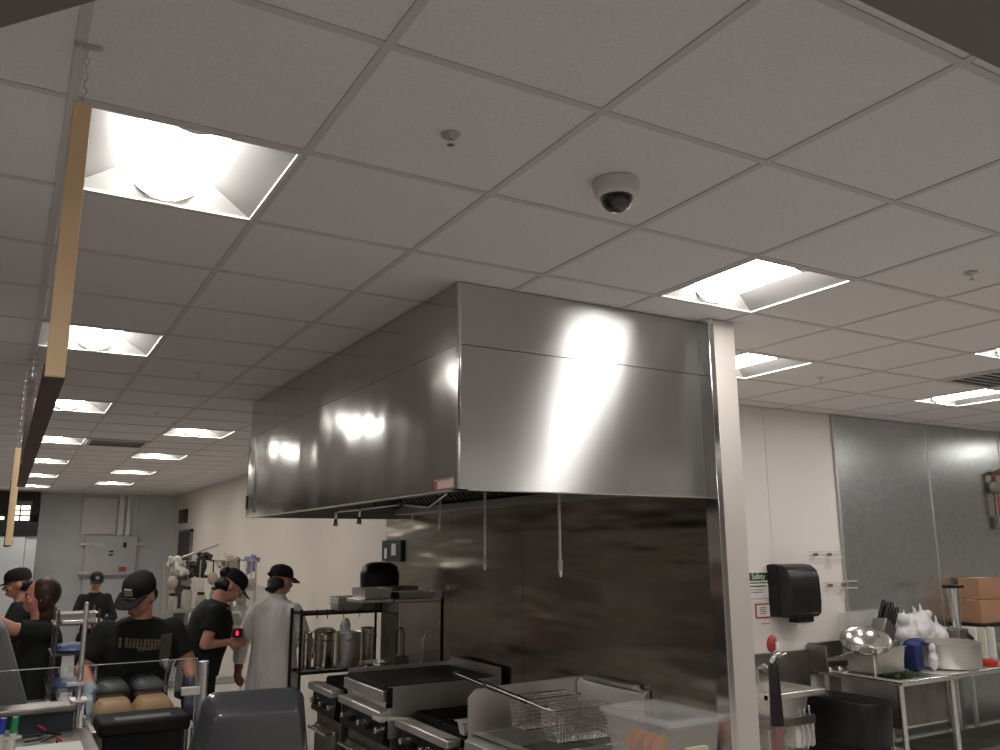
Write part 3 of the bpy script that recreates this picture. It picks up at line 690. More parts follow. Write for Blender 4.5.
for (x, z, lb) in ((5.80, 1.80, 'white wire rack bracket high on the wall right of the towel dispenser'), (5.95, 1.55, 'lower white wire rack bracket on the wall right of the towel dispenser')):
    t = thing('wall_rack', lb, 'wall rack', (x, 4.86, z), 0, 'white wire wall racks')
    MB().tube([(-.06, -.02, .055), (.36, -.02, .055)], .004).tube([(-.06, -.02, .0), (.36, -.02, .0)], .004).tube([(.20, -.015, .0), (.20, -.015, -.09)], .004).tube([(.18, -.015, .0), (.18, -.015, -.09)], .003).build('wire', M_GRID, t)
    for xx in (.03, .2): MB().cone((xx, -.03, .03), (xx, 0, .03), .012, .012, 10).build('screw_cap', M_DMETAL, t)

# prep sink
t = thing('prep_sink', 'large stainless sink with rolled rim full of green leaves right of the hand sink', 'sink', (5.74, 4.09, 0))
MB().tray(.08, .10, .64, .60, .58, .90, .006, .0, .0).build('bowl', M_METAL, t)
rm = MB().box((0, 0, .895), (.70, .10, .925)).box((0, .60, .895), (.70, .76, .925)).box((0, .1, .895), (.08, .6, .925)).box((.64, .1, .895), (.70, .6, .925))
rm.build('rim', M_METAL, t, bevel=.01)
MB().tube([(.0, .76, .925), (.0, .0, .925), (.70, .0, .925)], .014, 12).build('rolled_edge', M_CHROME, t, smooth=True)
MB().box((.06, .08, .60), (.64, .10, .89)).build('front_apron', M_DMETAL, t, bevel=.004)
MB().box((-.08, .745, .9), (.5, .765, 1.14)).box((-.09, .58, .93), (-.075, .765, 1.13)).build('backsplash', M_DMETAL, t, bevel=.004)
for (x, y) in ((.04, .05), (.66, .05), (.04, .7), (.66, .7)): MB().tube([(x, y, 0), (x, y, .9)], .02).build('leg', M_METAL, t)
MB().tube([(.04, .05, .25), (.66, .05, .25)], .014).build('crossbar', M_METAL, t)
fc = MB().tube([(.10, .72, 1.0), (.12, .55, 1.06), (.16, .40, 1.14), (.17, .36, 1.13), (.17, .35, 1.08)], .010).tube([(-.02, .72, 1.0), (.3, .72, 1.0)], .014)
fc.build('faucet', M_CHROME, t, smooth=True)
for x in (-.02, .10, .22): MB().lathe([(0, .0), (.022, 0), (.026, .025), (.012, .04), (0, .042)], (x, .62, .925), 12).build('tap_knob', M_CHROME, t, smooth=True)
MB().tube([(.17, .35, 1.08), (.17, .35, .90)], .007).build('water_stream', M_WHITE, t, smooth=True)
lv = MB(); rr = random.Random(3)
for k in range(420):
    c = Vector((5.84+rr.random()*.52, 4.2+rr.random()*.46, .83+rr.random()*.055)); R = Euler((rr.random()*6, rr.random()*6, rr.random()*6)).to_matrix()
    a = .012+rr.random()*.014
    pts = [c+R @ Vector(v) for v in ((-a, 0, 0), (-a*.2, -a*.6, a*.15), (a, 0, 0), (-a*.2, a*.6, a*.15))]
    lv.add(pts, [(0, 1, 2, 3)])
tag(lv.build('salad_leaves', M_LEAF), 'chopped green leaves lying in the large stainless sink', 'vegetables', kind='stuff')
t = thing('shade_trash_can', 'black bagged trash can standing for shade under the left side of the large sink', 'trash can', (5.53, 4.44, 0))  # bin enlarged in black to stand for shade under the open sink
MB().loft([(0, 0, 0, .13, .26), (0, 0, .55, .16, .30), (0, 0, .72, .17, .31)], 28, 4).build('bin', M_BLACKR, t, smooth=True)
MB().loft([(0, 0, .50, .165, .315), (0, 0, .66, .175, .325), (0, 0, .78, .178, .328), (0, 0, .80, .17, .32), (0, 0, .76, .15, .29)], 28, 4).build('bag', M_BLACK, t, smooth=True)

# worktable right of the sink
t = thing('work_table', 'long stainless worktable against the galvanised sheets right of the sink', 'table', (6.46, 4.17, 0))
MB().box((0, 0, .885), (2.6, .68, .925)).build('tabletop', M_METAL, t, bevel=.006)
MB().box((0, .66, .925), (2.6, .68, 1.0)).build('backsplash', M_METAL, t)
MB().box((.05, .1, .28), (2.5, .6, .31)).build('undershelf', M_DMETAL, t)
for x in (.06, 1.0, 1.25, 2.5):
    for y in (.06, .62): MB().tube([(x, y, 0), (x, y, .89)], .02).build('leg', M_METAL, t)
MB().box((.95, .0, .80), (2.5, .03, .885)).build('drawer_rail', M_DMETAL, t)
# things on it
def knifeblock():
    t = thing('knife_block', 'knife block leaning with black handled knives, behind the tilted bowl', 'knife block', (6.30, 4.60, .98))
    R = Euler((-.1, .62, 0)).to_matrix().to_4x4()
    b = MB(); b.M = Matrix.Translation((0, 0, .30)) @ R; b.box((-.075, -.06, -.16), (.075, .06, .0)); b.build('block', M_DMETAL, t, bevel=.006)
    MB().box((-.07, -.07, -.05), (.07, .07, .16)).build('base', M_METAL, t)
    for a in range(4):
        for c in range(2):
            k = MB(); k.M = Matrix.Translation((0, 0, .30)) @ R
            k.box((-.068+.036*a, -.05+.05*c, -.01), (-.042+.036*a, -.02+.05*c, .16+.02*((a+c) % 2))); k.build('knife_handle', M_BLACK, t, bevel=.005)
knifeblock()
t = thing('mixing_bowl', 'round steel bowl with shining rim tilted on the square bin at the sink', 'bowl', (5.99, 4.56, 1.155))
b = MB(); b.M = Euler((.34, -.34, 0)).to_matrix().to_4x4()
b.lathe([(.06, -.075), (.11, -.06), (.16, -.02), (.185, .01), (.197, .012), (.197, .018), (.18, .017), (.155, -.012), (.105, -.052), (.0, -.066)], n=40)
b.build('bowl', mat('dull_bowl_steel', (190, 188, 184), .22, 1), t, smooth=True)
t = thing('square_pail', 'grey steel square bin under the tilted bowl at the back of the sink', 'bin', (6.02, 4.56, .93))
MB().tray(-.1, -.14, .20, .12, 0, .19, .003, .02, .012).build('bin', M_METAL, t)
t = thing('round_cake_pan', 'large round aluminium pan on the worktable right of the sink', 'pan', (6.77, 4.38, .926))
MB().lathe([(.215, 0), (.235, .02), (.24, .19), (.255, .195), (.255, .205), (.236, .203), (.228, .02), (0, .006)], n=44).build('pan_body', M_ALU, t, smooth=True)
MB().tube([(.235, -.05, .17), (.28, -.05, .16), (.28, .05, .16), (.235, .05, .17)], .007).build('handle', M_BLACK, t)
t = thing('blue_cloth', 'dark blue folded cloth bundle left of the round aluminium pan', 'cloth', (6.40, 4.44, .93))
MB().box((-.05, -.05, .0), (.05, .06, .19)).ell((0, 0, .10), (.056, .06, .11)).ell((.07, .03, .20), (.12, .055, .035)).build('cloth', M_BLUE, t, smooth=True, remesh=.01, sm=3)
tag(MB().ell((6.50, 4.34, 1.0), (.04, .04, .075)).ell((6.50, 4.34, 1.09), (.03, .03, .045)).build('clear_bag', M_BAG, smooth=True, remesh=.009, sm=2), 'small knotted clear bag between the blue cloth and the round pan', 'bag')
rr = random.Random(5)
for k, (x, y, z, r, lb) in enumerate(((6.72, 4.72, 1.18, .12, 'leftmost cloudy plastic bag behind the round pan'), (6.92, 4.70, 1.20, .14, 'biggest cloudy plastic bag behind the middle of the round pan'), (7.12, 4.70, 1.12, .12, 'rightmost cloudy plastic bag behind the round pan'))):
    b = MB()
    b.ell((x, y, z-.02), (r, .09, r*1.1))
    for q in range(9): b.ell((x+rr.uniform(-r, r)*.75, y+rr.uniform(-.05, .05), z+rr.uniform(-.6, .9)*r), (r*rr.uniform(.25, .5),)*3)
    b.cone((x-r*.4, y, z+r*.6), (x-r*.65, y, z+r*1.4), .03, .006, 8).cone((x+r*.1, y, z+r*.8), (x+r*.05, y, z+r*1.5), .02, .008, 8)
    b.ell((x, y, .98), (r*.9, .09, .05))
    tag(b.build('plastic_bag', M_BAG, smooth=True, remesh=.012, sm=1), lb, 'bag', 'cloudy bags behind the pan')
for k in range(5):
    t = thing('cutting_board', ['leftmost', 'second', 'middle', 'fourth', 'rightmost'][k]+' white cutting board standing upright at the right end of the worktable', 'cutting board', (7.24+.10*k, 4.60-.02*k, .927), 0, 'cutting boards standing in a row')
    MB().box((0, -.02, 0), (.016, .22, .26)).build('board', [M_WHITE, M_CREAM][k % 2], t, bevel=.005)
t = thing('black_clip', 'black curved handle between the round pan and the cutting boards', 'handle', (7.12, 4.4, .93))
MB().tube([(0, 0, 0), (.03, 0, .12), (.02, 0, .2), (-.03, 0, .23)], .018).build('handle', M_BLACK, t, smooth=True)
t = thing('red_lid', 'bright red plastic lid lying right of the round pan', 'lid', (7.13, 4.28, .927))
MB().lathe([(0, 0), (.07, 0), (.075, .01), (.075, .035), (.065, .045), (0, .045)]).build('lid', M_RED, t, smooth=True)
t = thing('food_container', 'wide cloudy storage box against the galvanised wall behind the knife block', 'container', (6.05, 4.74, 1.0))
MB().tray(0, 0, .5, .09, 0, .36, .004, .01, .01).build('box', M_POLY, t)
t = thing('blender', 'tall narrow steel pitcher standing behind the cutting boards', 'pitcher', (7.30, 4.62, .927))
MB().box((-.07, -.06, 0), (.07, .06, .26)).build('base', M_DMETAL, t, bevel=.01)
MB().loft([(0, 0, .26, .035, .035), (0, 0, .40, .045, .045), (0.005, 0, .60, .06, .06)], 20).build('jar', M_CHROME, t, smooth=True)
MB().box((-.07, -.06, .60), (.075, .06, .63)).build('lid', M_BLACK, t, bevel=.006)
t = thing('wall_shelf', 'dark metal shelf on the right wall carrying cardboard boxes', 'shelf', (7.57, 4.56, 1.18))
MB().box((0, 0, 0), (1.6, .29, .03)).build('board', M_BLACK, t)
for x in (.1, 1.4): MB().prism([(x, .29, 0), (x, .05, 0), (x, .29, -.1)], (.012, 0, 0)).build('bracket', M_BLACK, t)
def carton(x0, y0, z0, a, b, h_, lb):
    t = thing('cardboard_box', lb, 'box', (x0, y0, z0), 0, 'cardboard boxes on the shelf')
    MB().box((0, 0, 0), (a, b, h_)).build('carton', M_CARD, t, bevel=.004)
    MB().box((.0, b/2-.03, h_), (a, b/2+.03, h_+.001)).build('tape', M_CREAM, t)
carton(7.62, 4.58, 1.211, .75, .25, .20, 'long open cardboard box on the dark shelf')
carton(7.70, 4.62, 1.413, .34, .2, .19, 'smaller cardboard box on top of the long box')
carton(8.1, 4.62, 1.413, .3, .2, .1, 'cardboard box at the picture edge beside the smaller top box')
t = thing('pipe_assembly', 'copper coloured pipe with black valve on the galvanised wall at the right picture edge', 'pipe', (8.46, 4.80, 2.1))
MB().tube([(0, 0, -.03), (0, 0, .5), (.1, 0, .52), (.3, 0, .52)], .022).tube([(0, 0, .36), (.3, 0, .36)], .02).build('pipe', M_COPPER, t, smooth=True)
MB().box((-.05, -.03, .30), (.05, .03, .42)).build('valve', M_DMETAL, t, bevel=.01)
MB().box((-.03, -.03, -.05), (.06, .03, .08)).build('end_fitting', M_DMETAL, t, bevel=.01)

# ---------------------------------------------------------------- left foreground
t = thing('service_counter', 'service counter with raised steel ledge across the lower left', 'counter', (-1.4, 3.2, 0))
MB().box((0, 0, 1.115), (1.80, 1.02, 1.155)).build('countertop', M_DMETAL, t, bevel=.008)
MB().box((.03, .05, .1), (1.76, 1.0, 1.115)).build('cabinet', mat('counter_front', (58, 60, 66), .5), t)
MB().box((0, 1.02, 1.0), (1.735, 1.05, 1.24)).build('riser', mat('riser_dark', (52, 58, 66), .25, .3), t)
MB().box((0, 1.0, 1.225), (1.745, 1.16, 1.252)).build('ledge', M_DMETAL, t, bevel=.008)
t = thing('sneeze_guard', 'low clear glass sneeze guard with steel posts standing on the counter ledge', 'sneeze guard', (-1.4, 4.28, 1.25))
MB().box((0, 0, .01), (2.24, .008, .150)).build('glass_pane', M_GLASS, t)
MB().box((0, -.001, .150), (2.24, .009, .153)).box((2.24, -.001, -.2), (2.243, .009, .153)).build('glass_edge', M_GEDGE, t)
def post(x, y, r, z0, z1, nm='post'): MB().cone((x, y, z0), (x, y, z1), r, r, 20).build(nm, M_METAL, t, bevel=.003)
post(1.755, .04, .011, -.25, .42); post(2.275, .02, .024, -1.25, .135)
MB().box((1.70, -.012, .07), (1.77, .02, .085)).build('clamp', M_WHITE, t, bevel=.003)
MB().box((2.18, -.012, -.01), (2.26, .02, .025)).build('clamp', M_WHITE, t, bevel=.003)
MB().box((1.66, .02, .33), (1.755, .05, .345)).build('clamp', M_ALU, t, bevel=.003)
MB().box((1.72, -.03, .0), (1.79, .08, .012)).build('foot_plate', M_METAL, t, bevel=.003)
# papers, marker holder
for k in range(4):
    tag(MB().box((.10+.006*k, 3.52, 1.156+.004*k), (.325+.004*k, 3.86, 1.1595+.004*k)).build('paper_sheet', M_PAPER), ['bottom', 'second', 'third', 'top'][k]+' sheet of the white paper stack on the counter', 'paper', 'paper stack on the counter')
t = thing('marker_holder', 'clear divided holder with coloured markers at the lower left corner', 'holder', (-.0, 3.74, 1.156))
MB().tray(-.02, 0, .11, .12, 0, .075, .003, .004, .003).box((.06, 0, 0), (.063, .12, .07)).build('holder', M_POLY, t)
MB().box((.0, -.004, .068), (.13, .0, .078)).build('rim', M_CREAM, t)
for k, (x, m_, lb) in enumerate(((.078, M_BLUEM, 'blue marker standing in the clear holder'), (.118, M_GREENM, 'green marker with cap standing in the clear holder'), (.012, M_GREENM, 'green marker at the left picture edge in the clear holder'))):
    t = thing('marker', lb, 'marker', (-.02+x, 3.80, 1.165), .4*k, 'markers in the holder')
    MB().tube([(0, 0, 0), (.004, 0, .07)], .011).build('barrel', M_WHITE, t, smooth=True)
    MB().tube([(.004, 0, .07), (.008, 0, .125)], .0125).box((.012, -.003, .075), (.018, .003, .12)).build('cap', m_, t, smooth=True)
rr = random.Random(9)
for k in range(7):
    x = .14+rr.random()*.14; y = 3.93+rr.random()*.2
    t = thing('pen', 'dark pen in the loose pile behind the white papers, pen %s' % ['nearest the markers', 'lying flat across', 'nearest the ledge', 'pointing at the glass post', 'on top', 'half under the others', 'farthest right'][k], 'pen', (x, y, 1.165+.004*k), rr.random()*3, 'pens behind the papers')
    MB().tube([(-.06, 0, 0), (.05, 0, 0), (.062, 0, 0)], [.005, .005, .001], 8).build('barrel', [M_BLACK, M_INK, M_CRIM, M_DMETAL][k % 4], t)
# charcoal plastic casing in the foreground
t = thing('register_screen', 'dark grey moulded plastic screen casing in the foreground, below the white coat', 'screen', (.850, 3.25, 1.118), -.12)
bm_ = MB()
def rr4(hw, z1, y, r=.05, slope=.055, n=7):
    o = [(-hw-slope, y, 0), (hw+slope*.45, y, 0)]
    for (cx, cz, a0, sg) in ((hw-r, z1-r, 0, 1), (-hw+r, z1-r, PI/2, 1)):
        for k in range(n): a = a0+PI/2*k/(n-1); o.append((cx+r*math.cos(a), y, cz+r*math.sin(a)))
    return o
rings(bm_, [rr4(.146, .205, -.075, .03), rr4(.152, .214, -.072, .034), rr4(.178, .266, .0, .05), rr4(.185, .276, .03, .055), rr4(.184, .274, .045, .055), rr4(.17, .25, .07, .05)])
bm_.build('casing', M_CHAR, t, bevel=.004)
MB().box((-.06, .0, -.02), (.06, .06, .02)).box((-.11, -.05, -.001), (.11, .1, .012)).build('stand', M_BLACK, t, bevel=.004)
tag(MB().box((.45, 3.0, 1.05), (1.05, 3.5, 1.116)).box((.5, 3.05, 0), (1.0, 3.45, 1.05)).build('register_stand', mat('counter_front', (58, 60, 66), .5), bevel=.004), 'dark counter block carrying the grey plastic screen casing', 'counter')

# hanging plexiglass screens with wooden frames
def screen(x, y0, y1, z0, z1, label, chain=True, wood=M_WOOD):
    t = thing('hanging_screen', label, 'partition screen', (x, y0, z0)); L = y1-y0; H = z1-z0
    MB().box((-.019, 0, 0), (.019, .018, H)).build('upright', wood, t, bevel=.002)
    MB().box((-.019, L-.018, 0), (.019, L, H)).build('upright', M_DWOOD, t, bevel=.002)
    MB().box((-.021, .018, .0), (.021, L-.018, .03)).build('bottom_rail', M_DWOOD, t, bevel=.002)
    MB().box((-.003, .018, .03), (.003, L-.018, H)).build('clear_sheet', M_GLASS, t)
    for yy in (.01, L-.01):
        c = MB(); z = H; k = 0
        while z < CEIL-z0-.01:
            a = .006
            pts = [(a*math.cos(q)*(k % 2), yy+a*math.cos(q)*((k+1) % 2), z+.012+.011*math.sin(q)) for q in [PI*2*i/8 for i in range(9)]]
            c.tube(pts, .0014, 5); z += .019; k += 1
        c.box((-.03, yy-.004, CEIL-z0-.006), (.03, yy+.004, CEIL-z0-.0)).build('chain', M_ALU, t)
    return t
screen(.061, 1.955, 5.57, 2.257, 2.882, 'long hanging clear screen with pale wooden upright and dark bottom rail at upper left')
screen(.030, 5.75, 8.5, 1.93, 2.50, 'second hanging clear screen with wooden upright farther back at the left')

# work stand behind the counter with pans, trays, black bin
t = thing('prep_table', 'steel prep table in front of the man in black', 'table', (.46, 4.78, 0))
MB().box((0, 0, 1.0), (.48, .5, 1.03)).build('tabletop', M_METAL, t, bevel=.004)
MB().box((.02, .02, .3), (.46, .48, .32)).build('undershelf', M_METAL, t)
for (a, b) in ((.02, .02), (.46, .02), (.02, .48), (.46, .48)): MB().tube([(a, b, 0), (a, b, 1.0)], .018).build('leg', M_METAL, t)
for (x, lb) in ((.485, 'left brown tray in front of the man'), (.675, 'right brown tray in front of the man')):
    t = thing('brown_tray', lb, 'tray', (x, 4.86, 1.05), 0, 'brown trays in front of the man')
    MB().loft([(.09, .12, 0, .09, .13), (.09, .12, .05, .095, .135), (.09, .12, .09, .07, .11), (.09, .12, .095, .06, .10)], 28, 5).build('tray_body', M_TRAYB, t, smooth=True)
for (x, lb) in ((.51, 'left black pan with grey contents under the hands of the man'), (.69, 'right black pan with rounded grey lid by the hand of the man')):
    t = thing('black_pan', lb, 'pan', (x-.01, 5.06, 1.032), 0, 'black pans under the hands')
    MB().tray(.0, 0, .165, .20, .02, .14, .003, .004, .006).build('pan_body', M_BLACK, t)
    MB().loft([(.083, .1, .14, .08, .09), (.083, .1, .165, .07, .08), (.083, .1, .18, .05, .06)], 24, 4).build('pan_lid', mat('grey_smoked_lid', (92, 96, 98), .3), t, smooth=True)
t = thing('waste_bin', 'black bin with slanted open top in front of the brown trays', 'bin', (.50, 4.45, 0))
MB().prism([(.0, 0, 0), (.32, 0, 0), (.33, 0, 1.09), (-.02, 0, 1.07)], (0, .25, 0)).build('bin_body', M_BLACK, t, bevel=.01)
MB().box((-.04, -.015, 1.06), (.36, .26, 1.125)).build('bin_rim', M_BLACKR, t, bevel=.015)
MB().box((.03, .02, 1.09), (.28, .10, 1.128)).build('liner', M_INKG, t, bevel=.004)
# steel cart with blue trays
t = thing('utility_cart', 'steel cart with thin uprights behind the counter left of the man', 'cart', (.33, 5.80, 0))
for (a, b) in ((.0, .0), (.22, .0), (.0, .35), (.22, .35)): MB().tube([(a, b, 0), (a, b, 1.55)], .008).build('upright', M_DMETAL, t)
for z in (1.085, 1.29, 1.46): MB().box((-.02, -.02, z), (.24, .37, z+.012)).build('shelf', M_DMETAL, t)
for z, lb in ((1.098, 'blue oval tray lid on the lower shelf of the steel cart'), (1.303, 'blue oval tray lid on the upper shelf of the steel cart')):
    tag(MB().loft([(.43, 5.97, z, .10, .16), (.43, 5.97, z+.012, .11, .17), (.43, 5.97, z+.03, .10, .16), (.43, 5.97, z+.034, .08, .14)], 28).build('oval_tray', M_BLUET, smooth=True), lb, 'tray', 'blue oval trays on the cart')
hotel_pan(.35, 5.85, 1.474, .18, .2, .05, 'white pan on the top shelf of the steel cart', M_WHITE)
t = thing('equipment_cover', 'large grey slanted machine cover at the left picture edge above the ledge', 'machine', (-.55, 4.50, 0))
MB().prism([(0, 0, 1.0), (.745, 0, 1.0), (.735, 0, 1.16), (.60, 0, 1.56), (.54, 0, 1.60), (0, 0, 1.60)], (0, .45, 0)).build('cover', mat('grey_vinyl', (112, 112, 112), .6, bump=.1), t, bevel=.02)
MB().box((.0, .02, .1), (.72, .43, 1.0)).build('base', M_DMETAL, t)
MB().box((.52, -.006, 1.49), (.56, .0, 1.51)).build('badge', M_WHITE, t)
t = thing('cup_stack', 'stack of black and white paper cups at the left picture edge', 'cups', (-.015, 4.12, 1.645+.0))
t.location = (-.04, 4.62, 1.602)
for k in range(4): MB().lathe([(.03, .0), (.034, .028), (.036, .03), (.033, .03), (.0, .004)], (0, 0, .032*k), 20).build('cup', [M_WHITE, M_BLACK][k % 2], t, smooth=True)
hotel_pan(.13, 4.62, 1.02, .12, .2, .16, 'cloudy white container on the counter between the grey cover and the posts', M_WHITE)
t = thing('side_table', 'low steel stand carrying the cloudy white container behind the glass', 'table', (.11, 4.6, 0))
MB().box((0, 0, .99), (.2, .3, 1.018)).build('tabletop', M_METAL, t)
for (a, b) in ((.02, .02), (.18, .02), (.02, .28), (.18, .28)): MB().tube([(a, b, 0), (a, b, .99)], .012).build('leg', M_METAL, t)

# utensil shelving far behind the man
t = thing('storage_rack', 'wire storage rack of utensils and bags between the man and the woman with the bun', 'rack', (1.55, 9.6, 0))
for (a, b) in ((0, 0), (.9, 0), (0, .4), (.9, .4)): MB().tube([(a, b, 0), (a, b, 1.78)], .012).build('post', M_ALU, t)
for z in (.5, .9, 1.25): 
    m = MB().box((0, 0, z), (.9, .01, z+.02)).box((0, .39, z), (.9, .4, z+.02))
    for k in range(10): m.box((0, .03+.037*k, z+.006), (.9, .034+.037*k, z+.012))
    m.build('wire_shelf', M_ALU, t)
MB().tube([(0, 0, 1.78), (.9, 0, 1.78)], .01).tube([(.1, -.1, 1.82), (.5, .1, 1.95)], .012).build('top_bar', M_ALU, t)
rr = random.Random(21)
cols = [mat('clutter_white', (205, 200, 192), .5), mat('clutter_beige', (176, 160, 142), .6), mat('clutter_grey', (140, 138, 134), .5), mat('clutter_blue', (120, 128, 160), .5), mat('clutter_dark', (52, 48, 46), .6)]
where = ['far left', 'left', 'middle left', 'middle', 'middle right', 'right', 'far right']
for r_, z in enumerate((.925, 1.275)):
    for k in range(6):
        x = 1.62+k*.145; c = cols[rr.choice([0, 0, 1, 2, 2, 4])]
        lvl = ['lower', 'upper'][r_]
        if rr.random() < .5:
            h_ = rr.uniform(.15, .27); t = thing('jar', 'pale jar on the %s shelf of the storage rack, %s' % (lvl, where[k]), 'jar', (x, 9.75, z), 0, 'jars on the storage rack')
            MB().lathe([(.05, 0), (.055, .02), (.055, h_*.75), (.035, h_*.9), (.035, h_), (0, h_)], n=18).build('jar_body', c, t, smooth=True)
            MB().lathe([(.038, h_-.02), (.038, h_+.01), (0, h_+.012)], n=18).build('jar_lid', cols[4], t)
        else:
            b = MB(); hh = rr.uniform(.1, .2)
            for q in range(9):
                b.M = Matrix.Translation((x+rr.uniform(-.04, .04), 9.75+rr.uniform(-.05, .05), z+.05+hh*rr.random())) @ Euler((rr.random()*3, rr.random()*3, rr.random()*3)).to_matrix().to_4x4()
                a_ = rr.uniform(.02, .05); b.box((-a_, -a_*.5, -a_*1.3), (a_, a_*.5, a_*1.3))
            b.M = Matrix.Identity(4)
            b.ell((x, 9.75, z+.045), (.06, .08, .045))
            tag(b.build('food_bag', c, smooth=True, remesh=.014, sm=1), 'crumpled pale bag on the %s shelf of the storage rack, %s' % (lvl, where[k]), 'bag', 'bags on the storage rack')
for k in range(7):
    x = 1.58+.135*k; t = thing('ladle', 'utensil hanging from the top bar of the storage rack, %s' % where[k], 'utensil', (x, 9.56, 1.77), 0, 'utensils hanging from the rack')
    L_ = rr.uniform(.12, .22)
    MB().tube([(0, .03, .01), (0, .0, .02), (0, 0, -L_)], .008).build('handle', [M_ALU, cols[4]][k % 2], t)
    if k % 3 == 0: MB().ell((0, 0, -L_-.05), (.055, .03, .07)).build('head', cols[1], t, smooth=True)
    elif k % 3 == 1: MB().lathe([(0, 0), (.05, .01), (.06, .05), (.056, .05), (.045, .014), (0, .004)], (0, 0, -L_-.05), 16).build('head', cols[2], t, smooth=True)
    else: MB().box((-.05, -.01, -L_-.13), (.05, .01, -L_)).build('head', cols[0], t, bevel=.01)
for (x, y, z, r, c, lb) in ((1.62, 9.62, 1.80, .09, 0, 'white bulging bag tied to the left end of the storage rack'), (1.86, 9.62, 1.83, .10, 4, 'dark bag strapped to the top of the storage rack'), (2.2, 9.75, 1.84, .10, 1, 'beige bag on top of the storage rack'), (2.45, 9.8, 1.84, .07, 3, 'pale blue bag on top right of the storage rack')):
    b = MB().ell((x, y, z-.1), (r, .08, r*1.3))
    b = MB().ell((x, y, z-.1), (r*.7, .06, r*1.0))
    for q in range(16):
        b.M = Matrix.Translation((x+rr.uniform(-r, r)*.9, y+rr.uniform(-.05, .05), z-.1+rr.uniform(-1.2, 1.2)*r)) @ Euler((rr.random()*3, rr.random()*3, rr.random()*3)).to_matrix().to_4x4()
        a_ = r*rr.uniform(.25, .5); b.box((-a_, -a_*.3, -a_*1.2), (a_, a_*.3, a_*1.2))
    b.M = Matrix.Identity(4)
    tag(b.build('food_bag', cols[c], smooth=True, remesh=.014, sm=1), lb, 'bag')

# ---------------------------------------------------------------- people
def cap_(m, p0, p1, r0, r1, n=14):
    m.cone(p0, p1, r0, r1, n); m.ell(p0, (r0,)*3, None, n, 8); m.ell(p1, (r1,)*3, None, n, 8)
def hand_(m, w, d, nrm, curl=.5, s=1., side=1, g=0.):
    d = Vector(d).normalized(); nrm = Vector(nrm); nrm = (nrm-d*nrm.dot(d)).normalized(); sd = d.cross(nrm)*side
    w = Vector(w); R = Matrix((sd, d, nrm)).transposed()
    m.ell(w+d*.045*s, (.042*s+g, .052*s+g, .018*s+g), R, 14, 8)
    for k, (off, L) in enumerate(((-.030, .066), (-.010, .078), (.011, .073), (.031, .056))):
        b = w+d*.082*s+sd*off*s; a = curl*.7
        d1 = (d*math.cos(a)+nrm*math.sin(a)+sd*off*1.5).normalized(); p1 = b+d1*L*.5*s
        a = curl*1.6; d2 = (d*math.cos(a)+nrm*math.sin(a)).normalized(); p2 = p1+d2*L*.5*s
        cap_(m, b-d1*.02*s, p1, .0098*s+g, .009*s+g, 8); cap_(m, p1, p2, .009*s+g, .0078*s+g, 8)
    b = w+d*.025*s-sd*.030*s; d1 = (d*.6-sd*.75+nrm*.35).normalized(); p1 = b+d1*.038*s
    d2 = (d*.9-sd*.25+nrm*.5).normalized(); p2 = p1+d2*.030*s
    cap_(m, b, p1, .0135*s+g, .011*s+g, 8); cap_(m, p1, p2, .011*s+g, .009*s+g, 8)

